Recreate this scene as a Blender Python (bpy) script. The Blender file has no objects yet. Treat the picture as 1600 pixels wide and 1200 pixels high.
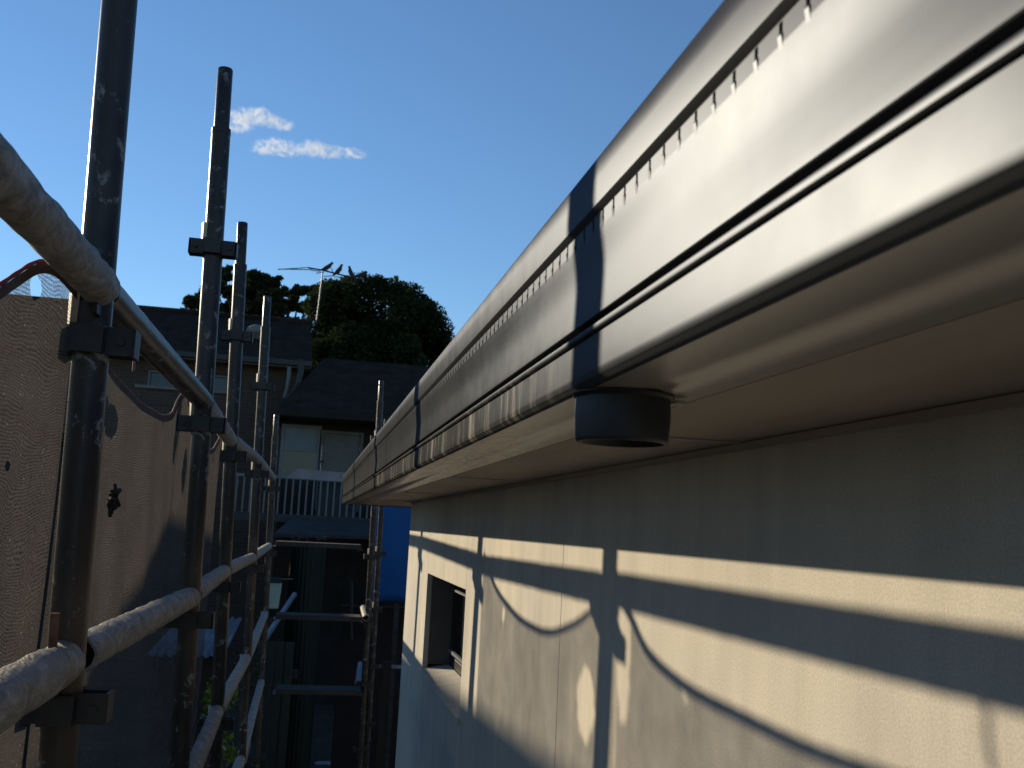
import bpy, bmesh, math, random
from mathutils import Vector, Matrix, noise
random.seed(7)
R_ = math.radians
scene = bpy.context.scene
COL = scene.collection
PI = math.pi
H0 = 3.9            # eye height above the ground; coordinates below are relative to the eye

# ------------------------------------------------------------------ camera
FPX = 1600.0
_dy = Vector(((480-800)/FPX, -(814-600)/FPX, -1.0)).normalized()
_p = Vector(((760-800)/FPX, -(950-600)/FPX, -1.0)); _q = _p + Vector((0.052, 1, 0))
_dz = _p.cross(_q).cross(_dy).normalized()
if _dz.y < 0: _dz = -_dz
_dx = _dy.cross(_dz)
ROT = Matrix((_dx, _dy, _dz))            # world axes as rows: world = ROT @ cam
cam_d = bpy.data.cameras.new('camera'); cam = bpy.data.objects.new('camera', cam_d); COL.objects.link(cam)
cam.matrix_world = Matrix.Translation((0, 0, H0)) @ ROT.to_4x4()
cam_d.sensor_width = 36; cam_d.lens = 36*FPX/1600
cam_d.clip_start = 0.02; cam_d.clip_end = 6000
cam_d.dof.use_dof = True; cam_d.dof.focus_distance = 1.7; cam_d.dof.aperture_fstop = 18
scene.camera = cam
def at(px, py, D):
    """real-world point (eye-relative) at distance D along the wall seen in that direction"""
    r = ROT @ Vector(((px-800)/FPX, -(py-600)/FPX, -1.0))
    return r * (D/r.y)

# ------------------------------------------------------------------ light
SUN = Vector((-0.581, 0.814, 0.282)).normalized()
w = bpy.data.worlds.new('World'); scene.world = w; w.use_nodes = True
nt = w.node_tree; nt.nodes.clear()
sky = nt.nodes.new('ShaderNodeTexSky'); sky.sky_type = 'NISHITA'; sky.sun_disc = False
sky.sun_elevation = math.asin(SUN.z); sky.sun_rotation = math.atan2(SUN.x, SUN.y)
sky.altitude = 50; sky.air_density = 1.1; sky.dust_density = 0.0; sky.ozone_density = 5.0
bg = nt.nodes.new('ShaderNodeBackground'); bg.inputs[1].default_value = 0.114
wo = nt.nodes.new('ShaderNodeOutputWorld')
nt.links.new(sky.outputs[0], bg.inputs[0]); nt.links.new(bg.outputs[0], wo.inputs[0])
sd = bpy.data.lights.new('sun', 'SUN'); sd.energy = 5.0; sd.angle = R_(0.55); sd.color = (1, 0.83, 0.57)
so = bpy.data.objects.new('sun', sd); COL.objects.link(so)
so.rotation_euler = (-SUN).to_track_quat('-Z', 'Y').to_euler(); so.location = (-6, 8, 9)
scene.view_settings.view_transform = 'Standard'; scene.view_settings.look = 'None'
scene.view_settings.exposure = 0.28; scene.view_settings.gamma = 1
scene.view_settings.use_curve_mapping = False
scene.render.engine = 'CYCLES'
scene.cycles.transparent_max_bounces = 24; scene.cycles.volume_bounces = 4

# ------------------------------------------------------------------ materials
def newmat(name):
    m = bpy.data.materials.new(name); m.use_nodes = True
    return m, m.node_tree, m.node_tree.nodes['Principled BSDF']
def N(t, kind, **kw):
    n = t.nodes.new(kind)
    for k, v in kw.items():
        if k.startswith('i_'):
            n.inputs[k[2:].replace('_', ' ')].default_value = v
        else: setattr(n, k, v)
    return n
def ramp(t, src, stops):
    r = N(t, 'ShaderNodeValToRGB'); e = r.color_ramp.elements
    while len(e) > 1: e.remove(e[-1])
    e[0].position = stops[0][0]; c = stops[0][1]; e[0].color = (*c, 1) if len(c) == 3 else c
    for p, c in stops[1:]:
        k = e.new(p); k.color = (*c, 1)
    t.links.new(src, r.inputs[0]); return r.outputs[0]
def coords(t, scale=(1, 1, 1), rot=(0, 0, 0)):
    tc = N(t, 'ShaderNodeTexCoord'); mp = N(t, 'ShaderNodeMapping')
    mp.inputs['Scale'].default_value = scale; mp.inputs['Rotation'].default_value = rot
    t.links.new(tc.outputs['Object'], mp.inputs[0]); return mp.outputs[0]
def noi(t, vec, scale, detail=4, rough=.55, dist=0):
    n = N(t, 'ShaderNodeTexNoise'); n.inputs['Scale'].default_value = scale
    n.inputs['Detail'].default_value = detail; n.inputs['Roughness'].default_value = rough
    n.inputs['Distortion'].default_value = dist
    if vec is not None: t.links.new(vec, n.inputs['Vector'])
    return n.outputs[0]
def math_(t, op, a, b=None, c=None, clamp=False):
    n = N(t, 'ShaderNodeMath', operation=op); n.use_clamp = clamp
    for i, v in enumerate((a, b, c)):
        if v is None: continue
        if isinstance(v, (int, float)): n.inputs[i].default_value = v
        else: t.links.new(v, n.inputs[i])
    return n.outputs[0]
def bump(t, bs, h, strength, dist=.01, base=None):
    b = N(t, 'ShaderNodeBump'); b.inputs['Strength'].default_value = strength; b.inputs['Distance'].default_value = dist
    t.links.new(h, b.inputs['Height'])
    if base is not None: t.links.new(base, b.inputs['Normal'])
    if bs is not None: t.links.new(b.outputs[0], bs.inputs['Normal'])
    return b.outputs[0]
def mixc(t, fac, a, b):
    m = N(t, 'ShaderNodeMix', data_type='RGBA')
    for i, v in ((0, fac), (6, a), (7, b)):
        if isinstance(v, (int, float)): m.inputs[i].default_value = v
        elif isinstance(v, tuple): m.inputs[i].default_value = (*v, 1)
        else: t.links.new(v, m.inputs[i])
    return m.outputs[2]
def simple(name, c1, c2, scale=8, rough=.7, metal=0, bs_=.2, stretch=(1, 1, 1), bdist=.004):
    m, t, b = newmat(name)
    v = coords(t, stretch); n = noi(t, v, scale, 6, .6)
    t.links.new(ramp(t, n, [(.3, c1), (.7, c2)]), b.inputs['Base Color'])
    b.inputs['Roughness'].default_value = rough; b.inputs['Metallic'].default_value = metal; b.inputs['Specular IOR Level'].default_value = .2
    if bs_: bump(t, b, n, bs_, bdist)
    return m

MAT = {}
# painted steel gutter: dark grey satin paint with dusty wipes
m, t, b = newmat('gutter_paint'); MAT['gutter'] = m
v = coords(t, (1, 1, 1)); n1 = noi(t, v, 3, 5)
vs = coords(t, (1, 11, 1.6)); n2 = noi(t, vs, 2.2, 5, .75, .6)
smear = ramp(t, n2, [(.52, (0, 0, 0)), (.66, (1, 1, 1))])
sep = N(t, 'ShaderNodeSeparateXYZ'); tcx = N(t, 'ShaderNodeTexCoord'); t.links.new(tcx.outputs['Object'], sep.inputs[0])
zone = N(t, 'ShaderNodeMapRange'); zone.interpolation_type = 'SMOOTHSTEP'
t.links.new(sep.outputs[1], zone.inputs[0])
zone.inputs[1].default_value = 4.2; zone.inputs[2].default_value = 2.6   # Y range of handling marks
zone2 = N(t, 'ShaderNodeMapRange'); zone2.interpolation_type = 'SMOOTHSTEP'; t.links.new(sep.outputs[1], zone2.inputs[0])
zone2.inputs[1].default_value = .75; zone2.inputs[2].default_value = 1.1
zz = N(t, 'ShaderNodeMapRange'); t.links.new(sep.outputs[2], zz.inputs[0])
zz.inputs[1].default_value = .040; zz.inputs[2].default_value = .034
sm = math_(t, 'MULTIPLY', math_(t, 'MULTIPLY', smear, zone.outputs[0]), math_(t, 'MULTIPLY', zone2.outputs[0], zz.outputs[0]))
base = ramp(t, n1, [(.3, (.040, .042, .046)), (.7, (.052, .054, .058))])
t.links.new(mixc(t, math_(t, 'MULTIPLY', sm, .55), base, (.42, .40, .34)), b.inputs['Base Color'])
rr = math_(t, 'ADD', math_(t, 'MULTIPLY', noi(t, coords(t, (1, 3, 3)), 9, 6), .05), .275)
t.links.new(rr, b.inputs['Roughness'])
b.inputs['Specular IOR Level'].default_value = .26
nrm_ = bump(t, None, noi(t, coords(t, (1, .35, 1)), 7, 2), .08, .004)
df = N(t, 'ShaderNodeBsdfDiffuse'); gl = N(t, 'ShaderNodeBsdfGlossy', distribution='BECKMANN'); fr_ = N(t, 'ShaderNodeFresnel', i_IOR=1.45)
t.links.new(b.inputs['Base Color'].links[0].from_socket, df.inputs[0]); gl.inputs[0].default_value = (.37, .42, .52, 1)
t.links.new(math_(t, 'ADD', math_(t, 'MULTIPLY', noi(t, coords(t, (1, 3, 3)), 9, 6), .05), .382), gl.inputs['Roughness'])
for q_ in (df, gl, fr_): t.links.new(nrm_, q_.inputs['Normal'])
ms = N(t, 'ShaderNodeMixShader'); t.links.new(math_(t, 'MINIMUM', fr_.outputs[0], .07), ms.inputs[0])
t.links.new(df.outputs[0], ms.inputs[1]); t.links.new(gl.outputs[0], ms.inputs[2])
out_ = [n_ for n_ in t.nodes if n_.type == 'OUTPUT_MATERIAL'][0]; t.links.new(ms.outputs[0], out_.inputs[0]); t.nodes.remove(b)

m, t, b = newmat('underside_film_bounce'); MAT['underside'] = m  # film streaks; the pale base is bounce off the lit wall put into colour
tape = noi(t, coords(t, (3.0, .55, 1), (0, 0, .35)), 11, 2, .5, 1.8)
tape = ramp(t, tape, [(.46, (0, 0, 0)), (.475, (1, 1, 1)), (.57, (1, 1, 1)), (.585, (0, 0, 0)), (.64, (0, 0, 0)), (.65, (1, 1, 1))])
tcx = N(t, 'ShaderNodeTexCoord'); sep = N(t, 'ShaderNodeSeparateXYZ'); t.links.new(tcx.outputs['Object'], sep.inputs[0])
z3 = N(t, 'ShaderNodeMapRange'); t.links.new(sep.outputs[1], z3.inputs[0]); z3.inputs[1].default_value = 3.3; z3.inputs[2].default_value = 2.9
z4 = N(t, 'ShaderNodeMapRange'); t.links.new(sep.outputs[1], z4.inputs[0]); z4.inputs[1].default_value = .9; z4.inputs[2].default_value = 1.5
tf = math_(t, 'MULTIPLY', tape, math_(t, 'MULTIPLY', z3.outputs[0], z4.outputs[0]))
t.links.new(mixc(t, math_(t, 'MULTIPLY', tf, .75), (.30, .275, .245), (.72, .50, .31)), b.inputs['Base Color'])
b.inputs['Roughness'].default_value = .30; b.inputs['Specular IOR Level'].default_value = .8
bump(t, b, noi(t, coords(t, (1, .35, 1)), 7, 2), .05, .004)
m, t, b = newmat('pop_plastic'); MAT['pop'] = m
n = noi(t, coords(t), 60, 4); sp = ramp(t, n, [(.72, (.018, .02, .026)), (.78, (.12, .12, .12))])
t.links.new(sp, b.inputs['Base Color']); b.inputs['Roughness'].default_value = .55; bump(t, b, n, .06, .002)

# render-coated wall board
def wallmat(name, tint):
    m, t, b = newmat(name)
    v = coords(t); fine = noi(t, v, 420, 3, .7); big = noi(t, v, 2.3, 5)
    vstr = noi(t, coords(t, (1, 5, .8)), 3, 4, .6)
    c = ramp(t, vstr, [(.25, tuple(x*.86 for x in tint)), (.75, tuple(x*1.1 for x in tint))])
    c2 = ramp(t, big, [(.28, (.84, .84, .87)), (.5, (.98, .98, .98)), (.75, (1.10, 1.07, 1.02))])
    c3 = ramp(t, fine, [(.3, (.80, .80, .80)), (.7, (1.14, 1.14, 1.14))])
    mm = N(t, 'ShaderNodeMix', data_type='RGBA', blend_type='MULTIPLY'); mm.inputs[0].default_value = 1
    t.links.new(c, mm.inputs[6]); t.links.new(c2, mm.inputs[7])
    m2 = N(t, 'ShaderNodeMix', data_type='RGBA', blend_type='MULTIPLY'); m2.inputs[0].default_value = 1
    t.links.new(mm.outputs[2], m2.inputs[6]); t.links.new(c3, m2.inputs[7])
    t.links.new(m2.outputs[2], b.inputs['Base Color']); b.inputs['Roughness'].default_value = .95
    b.inputs['Specular IOR Level'].default_value = .2
    nb = bump(t, None, noi(t, v, 4, 2), .04, .01)
    bump(t, b, fine, .22, .001, nb)
    return m
MAT['wall'] = wallmat('wall_board', (.56, .53, .47))
MAT['reveal'] = wallmat('reveal_board_shaded', (.13, .125, .12))  # wall board darkened: shade of the window recess put into its colour
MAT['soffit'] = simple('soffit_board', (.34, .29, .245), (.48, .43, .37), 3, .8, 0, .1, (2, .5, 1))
MAT['trim'] = simple('trim_strip', (.36, .34, .30), (.42, .40, .36), 20, .6, 0, .05)

# scaffold steel: dark paint, scratches, cement splashes
def steel(name, base, base2, splat, thr=.62, rough=.42, metal=.55, bstr=.25, sc=22):
    m, t, b = newmat(name); v = coords(t)
    n = noi(t, v, sc, 8, .68, .6); n2 = noi(t, v, sc*.28, 4)
    n3 = noi(t, coords(t, (1, 1, .25)), 130, 3, .6)
    c = ramp(t, n2, [(.35, base), (.68, base2)])
    f = ramp(t, n, [(thr, (0, 0, 0)), (thr+.07, (1, 1, 1))])
    f2 = ramp(t, n3, [(.70, (0, 0, 0)), (.74, (.7, .7, .7))])
    fm = math_(t, 'MAXIMUM', f, f2)
    t.links.new(mixc(t, fm, c, splat), b.inputs['Base Color'])
    t.links.new(math_(t, 'ADD', math_(t, 'MULTIPLY', fm, .35), rough), b.inputs['Roughness'])
    t.links.new(math_(t, 'MULTIPLY', math_(t, 'SUBTRACT', 1.0, fm), metal), b.inputs['Metallic'])
    b.inputs['Specular IOR Level'].default_value = .3
    bump(t, b, n, bstr, .002)
    return m
MAT['post'] = steel('scaffold_post_steel', (.017, .016, .017), (.055, .042, .033), (.25, .24, .23), .575, .36, .05)
MAT['bracket'] = steel('bracket_steel', (.022, .022, .026), (.06, .055, .05), (.12, .115, .11), .68, .5, .4)
MAT['wedge'] = steel('wedge_steel', (.40, .33, .24), (.62, .54, .42), (.7, .66, .58), .6, .55, .1)
# ledger steel: dirt caked, rough
m, t, b = newmat('ledger_steel'); MAT['ledger'] = m
v = coords(t, (1, .55, 1)); n = noi(t, v, 38, 8, .72, 1.2); n2 = noi(t, v, 6, 4)
c = ramp(t, n, [(.30, (.09, .08, .07)), (.48, (.26, .235, .20)), (.62, (.42, .39, .34)), (.8, (.58, .55, .50))])
t.links.new(mixc(t, math_(t, 'MULTIPLY', n2, .5), c, (.20, .19, .18)), b.inputs['Base Color'])
b.inputs['Roughness'].default_value = .72; b.inputs['Metallic'].default_value = .15
bump(t, b, n, .7, .004)
MAT['rust'] = simple('rusty_steel', (.10, .045, .03), (.22, .12, .09), 40, .8, .1, .4)
MAT['wire'] = simple('tie_wire', (.10, .10, .10), (.2, .2, .2), 30, .5, .6, 0)

def netmat(name, holes, open_=.36, col=(.070, .063, .060)):
    """knitted shade cloth: rib pattern partly open, holes = (y, z, ry, rz) tears"""
    m, t, b = newmat(name); t.nodes.remove(b)
    out = [n for n in t.nodes if n.type == 'OUTPUT_MATERIAL'][0]
    tc = N(t, 'ShaderNodeTexCoord'); sp = N(t, 'ShaderNodeSeparateXYZ')
    t.links.new(tc.outputs['Object'], sp.inputs[0])
    y, z = sp.outputs[1], sp.outputs[2]
    warp = noi(t, tc.outputs['Object'], 5, 2)
    zz = math_(t, 'ADD', z, math_(t, 'MULTIPLY', warp, .09))
    rib = math_(t, 'ADD', math_(t, 'MULTIPLY', math_(t, 'SINE', math_(t, 'MULTIPLY', zz, 2*PI/.0045)), .30), .62)
    vv = coords(t, (1, 1, 2.2)); cell = noi(t, vv, 330, 3, .7); mid = noi(t, tc.outputs['Object'], 9, 5, .65)
    op = math_(t, 'MULTIPLY', rib, math_(t, 'MULTIPLY', math_(t, 'SUBTRACT', cell, .30), 2.2), clamp=True)
    op = math_(t, 'MULTIPLY', op, math_(t, 'ADD', math_(t, 'MULTIPLY', mid, 1.2), .45))
    fac = math_(t, 'MULTIPLY', op, open_/.27, clamp=True)
    glints = ramp(t, noi(t, tc.outputs['Object'], 260, 2, .5), [(.67, (0, 0, 0)), (.76, (1, 1, 1))])
    pin = ramp(t, noi(t, vv, 300, 1, .5), [(.66, (0, 0, 0)), (.69, (1, 1, 1))]); fac = math_(t, 'MAXIMUM', fac, pin)
    hn = noi(t, tc.outputs['Object'], 45, 3, .6)
    for (hy, hz, ry, rz) in holes:
        a = math_(t, 'POWER', math_(t, 'ABSOLUTE', math_(t, 'DIVIDE', math_(t, 'SUBTRACT', y, hy), ry)), 2)
        c = math_(t, 'POWER', math_(t, 'ABSOLUTE', math_(t, 'DIVIDE', math_(t, 'SUBTRACT', z, hz), rz)), 2)
        d = math_(t, 'ADD', math_(t, 'ADD', a, c), math_(t, 'MULTIPLY', math_(t, 'SUBTRACT', hn, .5), 1.6))
        h = math_(t, 'LESS_THAN', d, 1.0)
        fac = math_(t, 'MAXIMUM', fac, h)
    big = noi(t, tc.outputs['Object'], 3.5, 5, .6)
    colr = ramp(t, big, [(.3, tuple(x*.75 for x in col)), (.7, tuple(x*1.35 for x in col))])
    colr = mixc(t, glints, colr, (.75, .72, .70))  # pale specks: light sparkling through the weave, painted into the cloth
    df = N(t, 'ShaderNodeBsdfDiffuse'); tl = N(t, 'ShaderNodeBsdfTranslucent'); tr = N(t, 'ShaderNodeBsdfTransparent')
    t.links.new(colr, df.inputs[0])
    t.links.new(mixc(t, .6, colr, (.125, .112, .107)), tl.inputs[0])
    ms = N(t, 'ShaderNodeMixShader'); ms.inputs[0].default_value = .55
    t.links.new(df.outputs[0], ms.inputs[1]); t.links.new(tl.outputs[0], ms.inputs[2])
    m2 = N(t, 'ShaderNodeMixShader'); t.links.new(fac, m2.inputs[0])
    t.links.new(ms.outputs[0], m2.inputs[1]); t.links.new(tr.outputs[0], m2.inputs[2])
    t.links.new(m2.outputs[0], out.inputs[0])
    bb = bump(t, None, rib, .5, .002); t.links.new(bb, df.inputs['Normal'])
    return m
MAT['hem_red'] = simple('hem_red', (.20, .02, .03), (.32, .05, .06), 60, .8, 0, .3)
MAT['hem_band'] = simple('hem_band_cloth', (.06, .045, .042), (.10, .075, .07), 60, .9, 0, .3)
MAT['hem_pink'] = simple('hem_pink', (.20, .10, .10), (.34, .17, .17), 60, .8, 0, .3)

def brickmat():
    m, t, b = newmat('brick_far')
    br = N(t, 'ShaderNodeTexBrick'); v = coords(t, (1, 1, 1), (R_(90), 0, 0)); t.links.new(v, br.inputs[0])
    br.inputs['Color1'].default_value = (.062, .040, .028, 1); br.inputs['Color2'].default_value = (.085, .055, .037, 1)
    br.inputs['Mortar'].default_value = (.085, .078, .068, 1); br.inputs['Scale'].default_value = 1
    br.inputs['Brick Width'].default_value = .24; br.inputs['Row Height'].default_value = .086
    br.inputs['Mortar Size'].default_value = .008
    t.links.new(br.outputs[0], b.inputs['Base Color']); b.inputs['Roughness'].default_value = .9
    return m
MAT['brick'] = brickmat()
def tilemat():
    m, t, b = newmat('roof_tiles_far'); tc = N(t, 'ShaderNodeTexCoord'); sp = N(t, 'ShaderNodeSeparateXYZ')
    t.links.new(tc.outputs['Object'], sp.inputs[0])
    sx = math_(t, 'SINE', math_(t, 'MULTIPLY', sp.outputs[0], 2*PI/.3)); sy = math_(t, 'FRACT', math_(t, 'MULTIPLY', sp.outputs[1], 1/.3))
    h = math_(t, 'ADD', math_(t, 'MULTIPLY', sx, .4), sy)
    n = noi(t, tc.outputs['Object'], 3, 5)
    t.links.new(ramp(t, n, [(.3, (.020, .015, .013)), (.7, (.042, .030, .024))]), b.inputs['Base Color'])
    b.inputs['Roughness'].default_value = .9; b.inputs['Specular IOR Level'].default_value = .08; bump(t, b, h, .9, .05)
    return m
MAT['tiles'] = tilemat()
MAT['white'] = simple('painted_white', (.17, .165, .155), (.22, .215, .205), 6, .6, 0, .05)
MAT['cream'] = simple('cream_paint', (.13, .12, .10), (.17, .16, .135), 4, .7, 0, .05)
MAT['greywhite'] = simple('grey_paint', (.045, .047, .048), (.07, .07, .07), 4, .6, 0, .05)
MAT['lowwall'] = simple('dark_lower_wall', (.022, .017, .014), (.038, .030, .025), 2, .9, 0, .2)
m, t, b = newmat('window_glass'); MAT['glass'] = m
b.inputs['Base Color'].default_value = (.02, .025, .03, 1); b.inputs['Roughness'].default_value = .08
t.links.new(ramp(t, noi(t, coords(t), 1.5), [(.4, (.015, .018, .022)), (.7, (.03, .035, .04))]), b.inputs['Base Color'])
MAT['blind'] = simple('pale_blind', (.17, .20, .21), (.22, .25, .26), 3, .7, 0, .05)
MAT['frame_dark'] = simple('dark_window_frame', (.02, .02, .022), (.035, .035, .038), 10, .4, .3, .05)
MAT['bark'] = simple('bark', (.07, .055, .045), (.14, .115, .095), 6, .9, 0, .6)
MAT['ground'] = simple('yard_soil', (.035, .03, .024), (.075, .065, .05), 1.5, .95, 0, .5, (1, 1, 1), .03)
MAT['plank'] = simple('plank_timber', (.13, .105, .085), (.25, .215, .18), 5, .85, 0, .3, (6, .6, 6))
MAT['plank_grey'] = simple('plank_steel', (.20, .205, .22), (.30, .305, .32), 9, .7, .1, .15)
MAT['plank_dark'] = simple('plank_dark', (.03, .027, .025), (.065, .06, .052), 7, .85, 0, .3, (.6, 6, 6))
MAT['tank'] = simple('tank_green', (.006, .011, .008), (.010, .017, .012), 4, .5, 0, .1)
MAT['darkboard'] = simple('dark_fence_board', (.02, .026, .022), (.04, .045, .038), 6, .8, 0, .3, (6, 6, .5))
MAT['blue'] = simple('blue_sheet', (.007, .075, .23), (.010, .095, .29), 2, .6, 0, .2, (1, 1, 1), .02)
MAT['zinc'] = simple('zinc_sheet', (.10, .125, .15), (.17, .20, .23), 5, .45, .3, .1)
MAT['palegreen'] = simple('pale_green_plastic', (.30, .38, .30), (.38, .46, .37), 5, .6, 0, .05)
MAT['concrete'] = simple('concrete_slab', (.28, .27, .25), (.4, .38, .35), 6, .9, 0, .3)
MAT['feather'] = simple('dark_feather', (.03, .03, .032), (.07, .07, .07), 20, .8, 0, 0)
MAT['render_far'] = simple('pale_render', (.30, .27, .23), (.38, .35, .30), 3, .9, 0, .1)
def leafmat(name, c1, c2, c3):
    m, t, b = newmat(name); t.nodes.remove(b)
    out = [n for n in t.nodes if n.type == 'OUTPUT_MATERIAL'][0]
    g = N(t, 'ShaderNodeNewGeometry'); n = noi(t, coords(t), .9, 3)
    c = ramp(t, n, [(.3, c1), (.52, c2), (.75, c3)])
    rnd = ramp(t, g.outputs['Random Per Island'], [(0, (.6, .6, .6)), (1, (1.35, 1.35, 1.2))])
    mm = N(t, 'ShaderNodeMix', data_type='RGBA', blend_type='MULTIPLY'); mm.inputs[0].default_value = 1
    t.links.new(c, mm.inputs[6]); t.links.new(rnd, mm.inputs[7])
    d = N(t, 'ShaderNodeBsdfDiffuse'); tl = N(t, 'ShaderNodeBsdfTranslucent'); ms = N(t, 'ShaderNodeMixShader')
    ms.inputs[0].default_value = .3
    t.links.new(mm.outputs[2], d.inputs[0]); t.links.new(mm.outputs[2], tl.inputs[0])
    t.links.new(d.outputs[0], ms.inputs[1]); t.links.new(tl.outputs[0], ms.inputs[2]); t.links.new(ms.outputs[0], out.inputs[0])
    return m
MAT['leaf_dark'] = leafmat('leaf_dark', (.018, .028, .014), (.03, .045, .02), (.055, .07, .03))
MAT['leaf_gum'] = leafmat('leaf_gum', (.025, .035, .020), (.045, .055, .03), (.09, .095, .05))
MAT['leaf_lime'] = leafmat('leaf_lime', (.10, .16, .03), (.18, .24, .05), (.26, .32, .08))

# ------------------------------------------------------------------ mesh helpers
class MB:
    def __init__(s): s.v = []; s.f = []; s.sm = []
    def add(s, vs, fs, smooth=False):
        o = len(s.v); s.v += [Vector(p) for p in vs]
        for f in fs: s.f.append([i+o for i in f]); s.sm.append(smooth)
    def box(s, a, b, M=None):
        x0, y0, z0 = a; x1, y1, z1 = b
        vs = [Vector(p) for p in ((x0,y0,z0),(x1,y0,z0),(x1,y1,z0),(x0,y1,z0),(x0,y0,z1),(x1,y0,z1),(x1,y1,z1),(x0,y1,z1))]
        if M: vs = [M @ p for p in vs]
        s.add(vs, [(0,3,2,1),(4,5,6,7),(0,1,5,4),(1,2,6,5),(2,3,7,6),(3,0,4,7)])
        return s
    def tube(s, pts, r, n=16, caps=True, hollow=0, jitter=0, seed=0):
        pts = [Vector(p) for p in pts]; rs = r if isinstance(r, (list, tuple)) else [r]*len(pts)
        d0 = (pts[1]-pts[0]).normalized(); up = Vector((0,0,1)) if abs(d0.z) < .9 else Vector((1,0,0))
        rings = []
        for i, p in enumerate(pts):
            d = (pts[min(i+1, len(pts)-1)]-pts[max(i-1, 0)]).normalized()
            a = d.cross(up).normalized(); b2 = a.cross(d).normalized()
            ring = []
            for k in range(n):
                th = 2*PI*k/n; dr = a*math.cos(th)+b2*math.sin(th); rad = rs[i]
                if jitter: rad += jitter*(noise.noise((p+dr*rs[i])*28+Vector((seed,0,0)))+.6*noise.noise((p+dr*rs[i])*75))
                ring.append(p+dr*rad)
            rings.append(ring)
        vs = [q for rg in rings for q in rg]
        fs = [(i*n+k, i*n+(k+1) % n, (i+1)*n+(k+1) % n, (i+1)*n+k) for i in range(len(pts)-1) for k in range(n)]
        s.add(vs, fs, True)
        if hollow:
            for e, sg in ((0, 1), (len(pts)-1, -1)):
                d = (pts[1]-pts[0]).normalized()*sg; base = rings[e]; c = pts[e]
                inner = [c+(q-c)*(1-hollow/rs[e]) for q in base]; deep = [q+d*.12 for q in inner]
                s.add(base+inner+deep, [(k, (k+1) % n, n+(k+1) % n, n+k) for k in range(n)] +
                      [(n+k, n+(k+1) % n, 2*n+(k+1) % n, 2*n+k) for k in range(n)] + [tuple(range(2*n, 3*n))])
        elif caps:
            s.add(rings[0], [tuple(range(n))]); s.add(rings[-1], [tuple(range(n-1, -1, -1))])
        return s
    def prism(s, prof, y0, y1, closed=True, smooth=False, cap=True, ny=1):
        n = len(prof); vs = []
        for j in range(ny+1):
            y = y0+(y1-y0)*j/ny; vs += [(x, y, z) for x, z in prof]
        m = n if closed else n-1
        fs = [(j*n+i, j*n+(i+1) % n, (j+1)*n+(i+1) % n, (j+1)*n+i) for j in range(ny) for i in range(m)]
        s.add(vs, fs, smooth)
        if closed and cap:
            s.add([(x, y0, z) for x, z in prof], [tuple(range(n))]); s.add([(x, y1, z) for x, z in prof], [tuple(range(n-1, -1, -1))])
        return s
    def poly(s, pts, thick):
        """flat polygon given its own thickness along its normal"""
        pts = [Vector(p) for p in pts]; nn = (pts[1]-pts[0]).cross(pts[2]-pts[0]).normalized()*thick
        n = len(pts)
        s.add(pts+[p-nn for p in pts], [tuple(range(n)), tuple(range(2*n-1, n-1, -1))]+[(i, i+n, (i+1) % n+n, (i+1) % n) for i in range(n)])
        return s
    def data(s, name, mat, base=Vector((0,0,0))):
        me = bpy.data.meshes.new(name); me.from_pydata([tuple(p-base) for p in s.v], [], s.f)
        me.polygons.foreach_set('use_smooth', s.sm); me.validate(); me.update()
        if mat is not None: me.materials.append(mat)
        return me
BASES = {}
UP = Vector((0, 0, H0))
def link(o): COL.objects.link(o); return o
def props(o, label=None, cat=None, group=None, kind=None):
    for k, v in (('label', label), ('category', cat), ('group', group), ('kind', kind)):
        if v: o[k] = v
def thing(name, label, cat, base=(0,0,0), group=None):
    o = bpy.data.objects.new(name, None); link(o); o.empty_display_size = .1
    base = Vector(base); o.location = base+UP; BASES[o.name] = base
    props(o, label, cat, group); return o
def solo(name, mb, mat, label=None, cat=None, base=(0,0,0), group=None, kind=None):
    base = Vector(base); o = link(bpy.data.objects.new(name, mb.data(name, mat, base))); o.location = base+UP
    BASES[o.name] = base; props(o, label, cat, group, kind); return o
def part(name, mb, mat, parent, label=None, kind=None):
    base = BASES[parent.name]
    o = link(bpy.data.objects.new(name, mb.data(name, mat, base))); o.parent = parent
    BASES[o.name] = base; props(o, label, None, None, kind); return o
def inst(name, me, parent, loc, rot=None, kind=None):
    """part sharing mesh data, placed at eye-relative loc"""
    o = link(bpy.data.objects.new(name, me)); o.parent = parent; o.location = Vector(loc)-BASES[parent.name]
    if rot: o.rotation_euler = rot
    BASES[o.name] = Vector(loc); return o
def bevel(o, wd=.002, seg=2):
    md = o.modifiers.new('bevel', 'BEVEL'); md.width = wd; md.segments = seg; md.limit_method = 'ANGLE'; return o

# ------------------------------------------------------------------ ground
g = MB(); nseg = 60
def gz(x, y):
    return -H0 + .05*noise.noise(Vector((x*.4, y*.4, 0))) if abs(x) < 40 and -20 < y < 60 else -H0
xs = [-400, -150, -60]+[-40+i*1.5 for i in range(54)]+[60, 150, 400]
ys = [-100, -40]+[-15+i*1.5 for i in range(50)]+[90, 200, 500, 900]
vs = [(x, y, gz(x, y)) for y in ys for x in xs]; nx = len(xs)
g.add(vs, [(j*nx+i, j*nx+i+1, (j+1)*nx+i+1, (j+1)*nx+i) for j in range(len(ys)-1) for i in range(nx-1)], True)
solo('ground', g, MAT['ground'], 'bare dark soil of the back yards', None, (0, 0, -H0), kind='structure')

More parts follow.
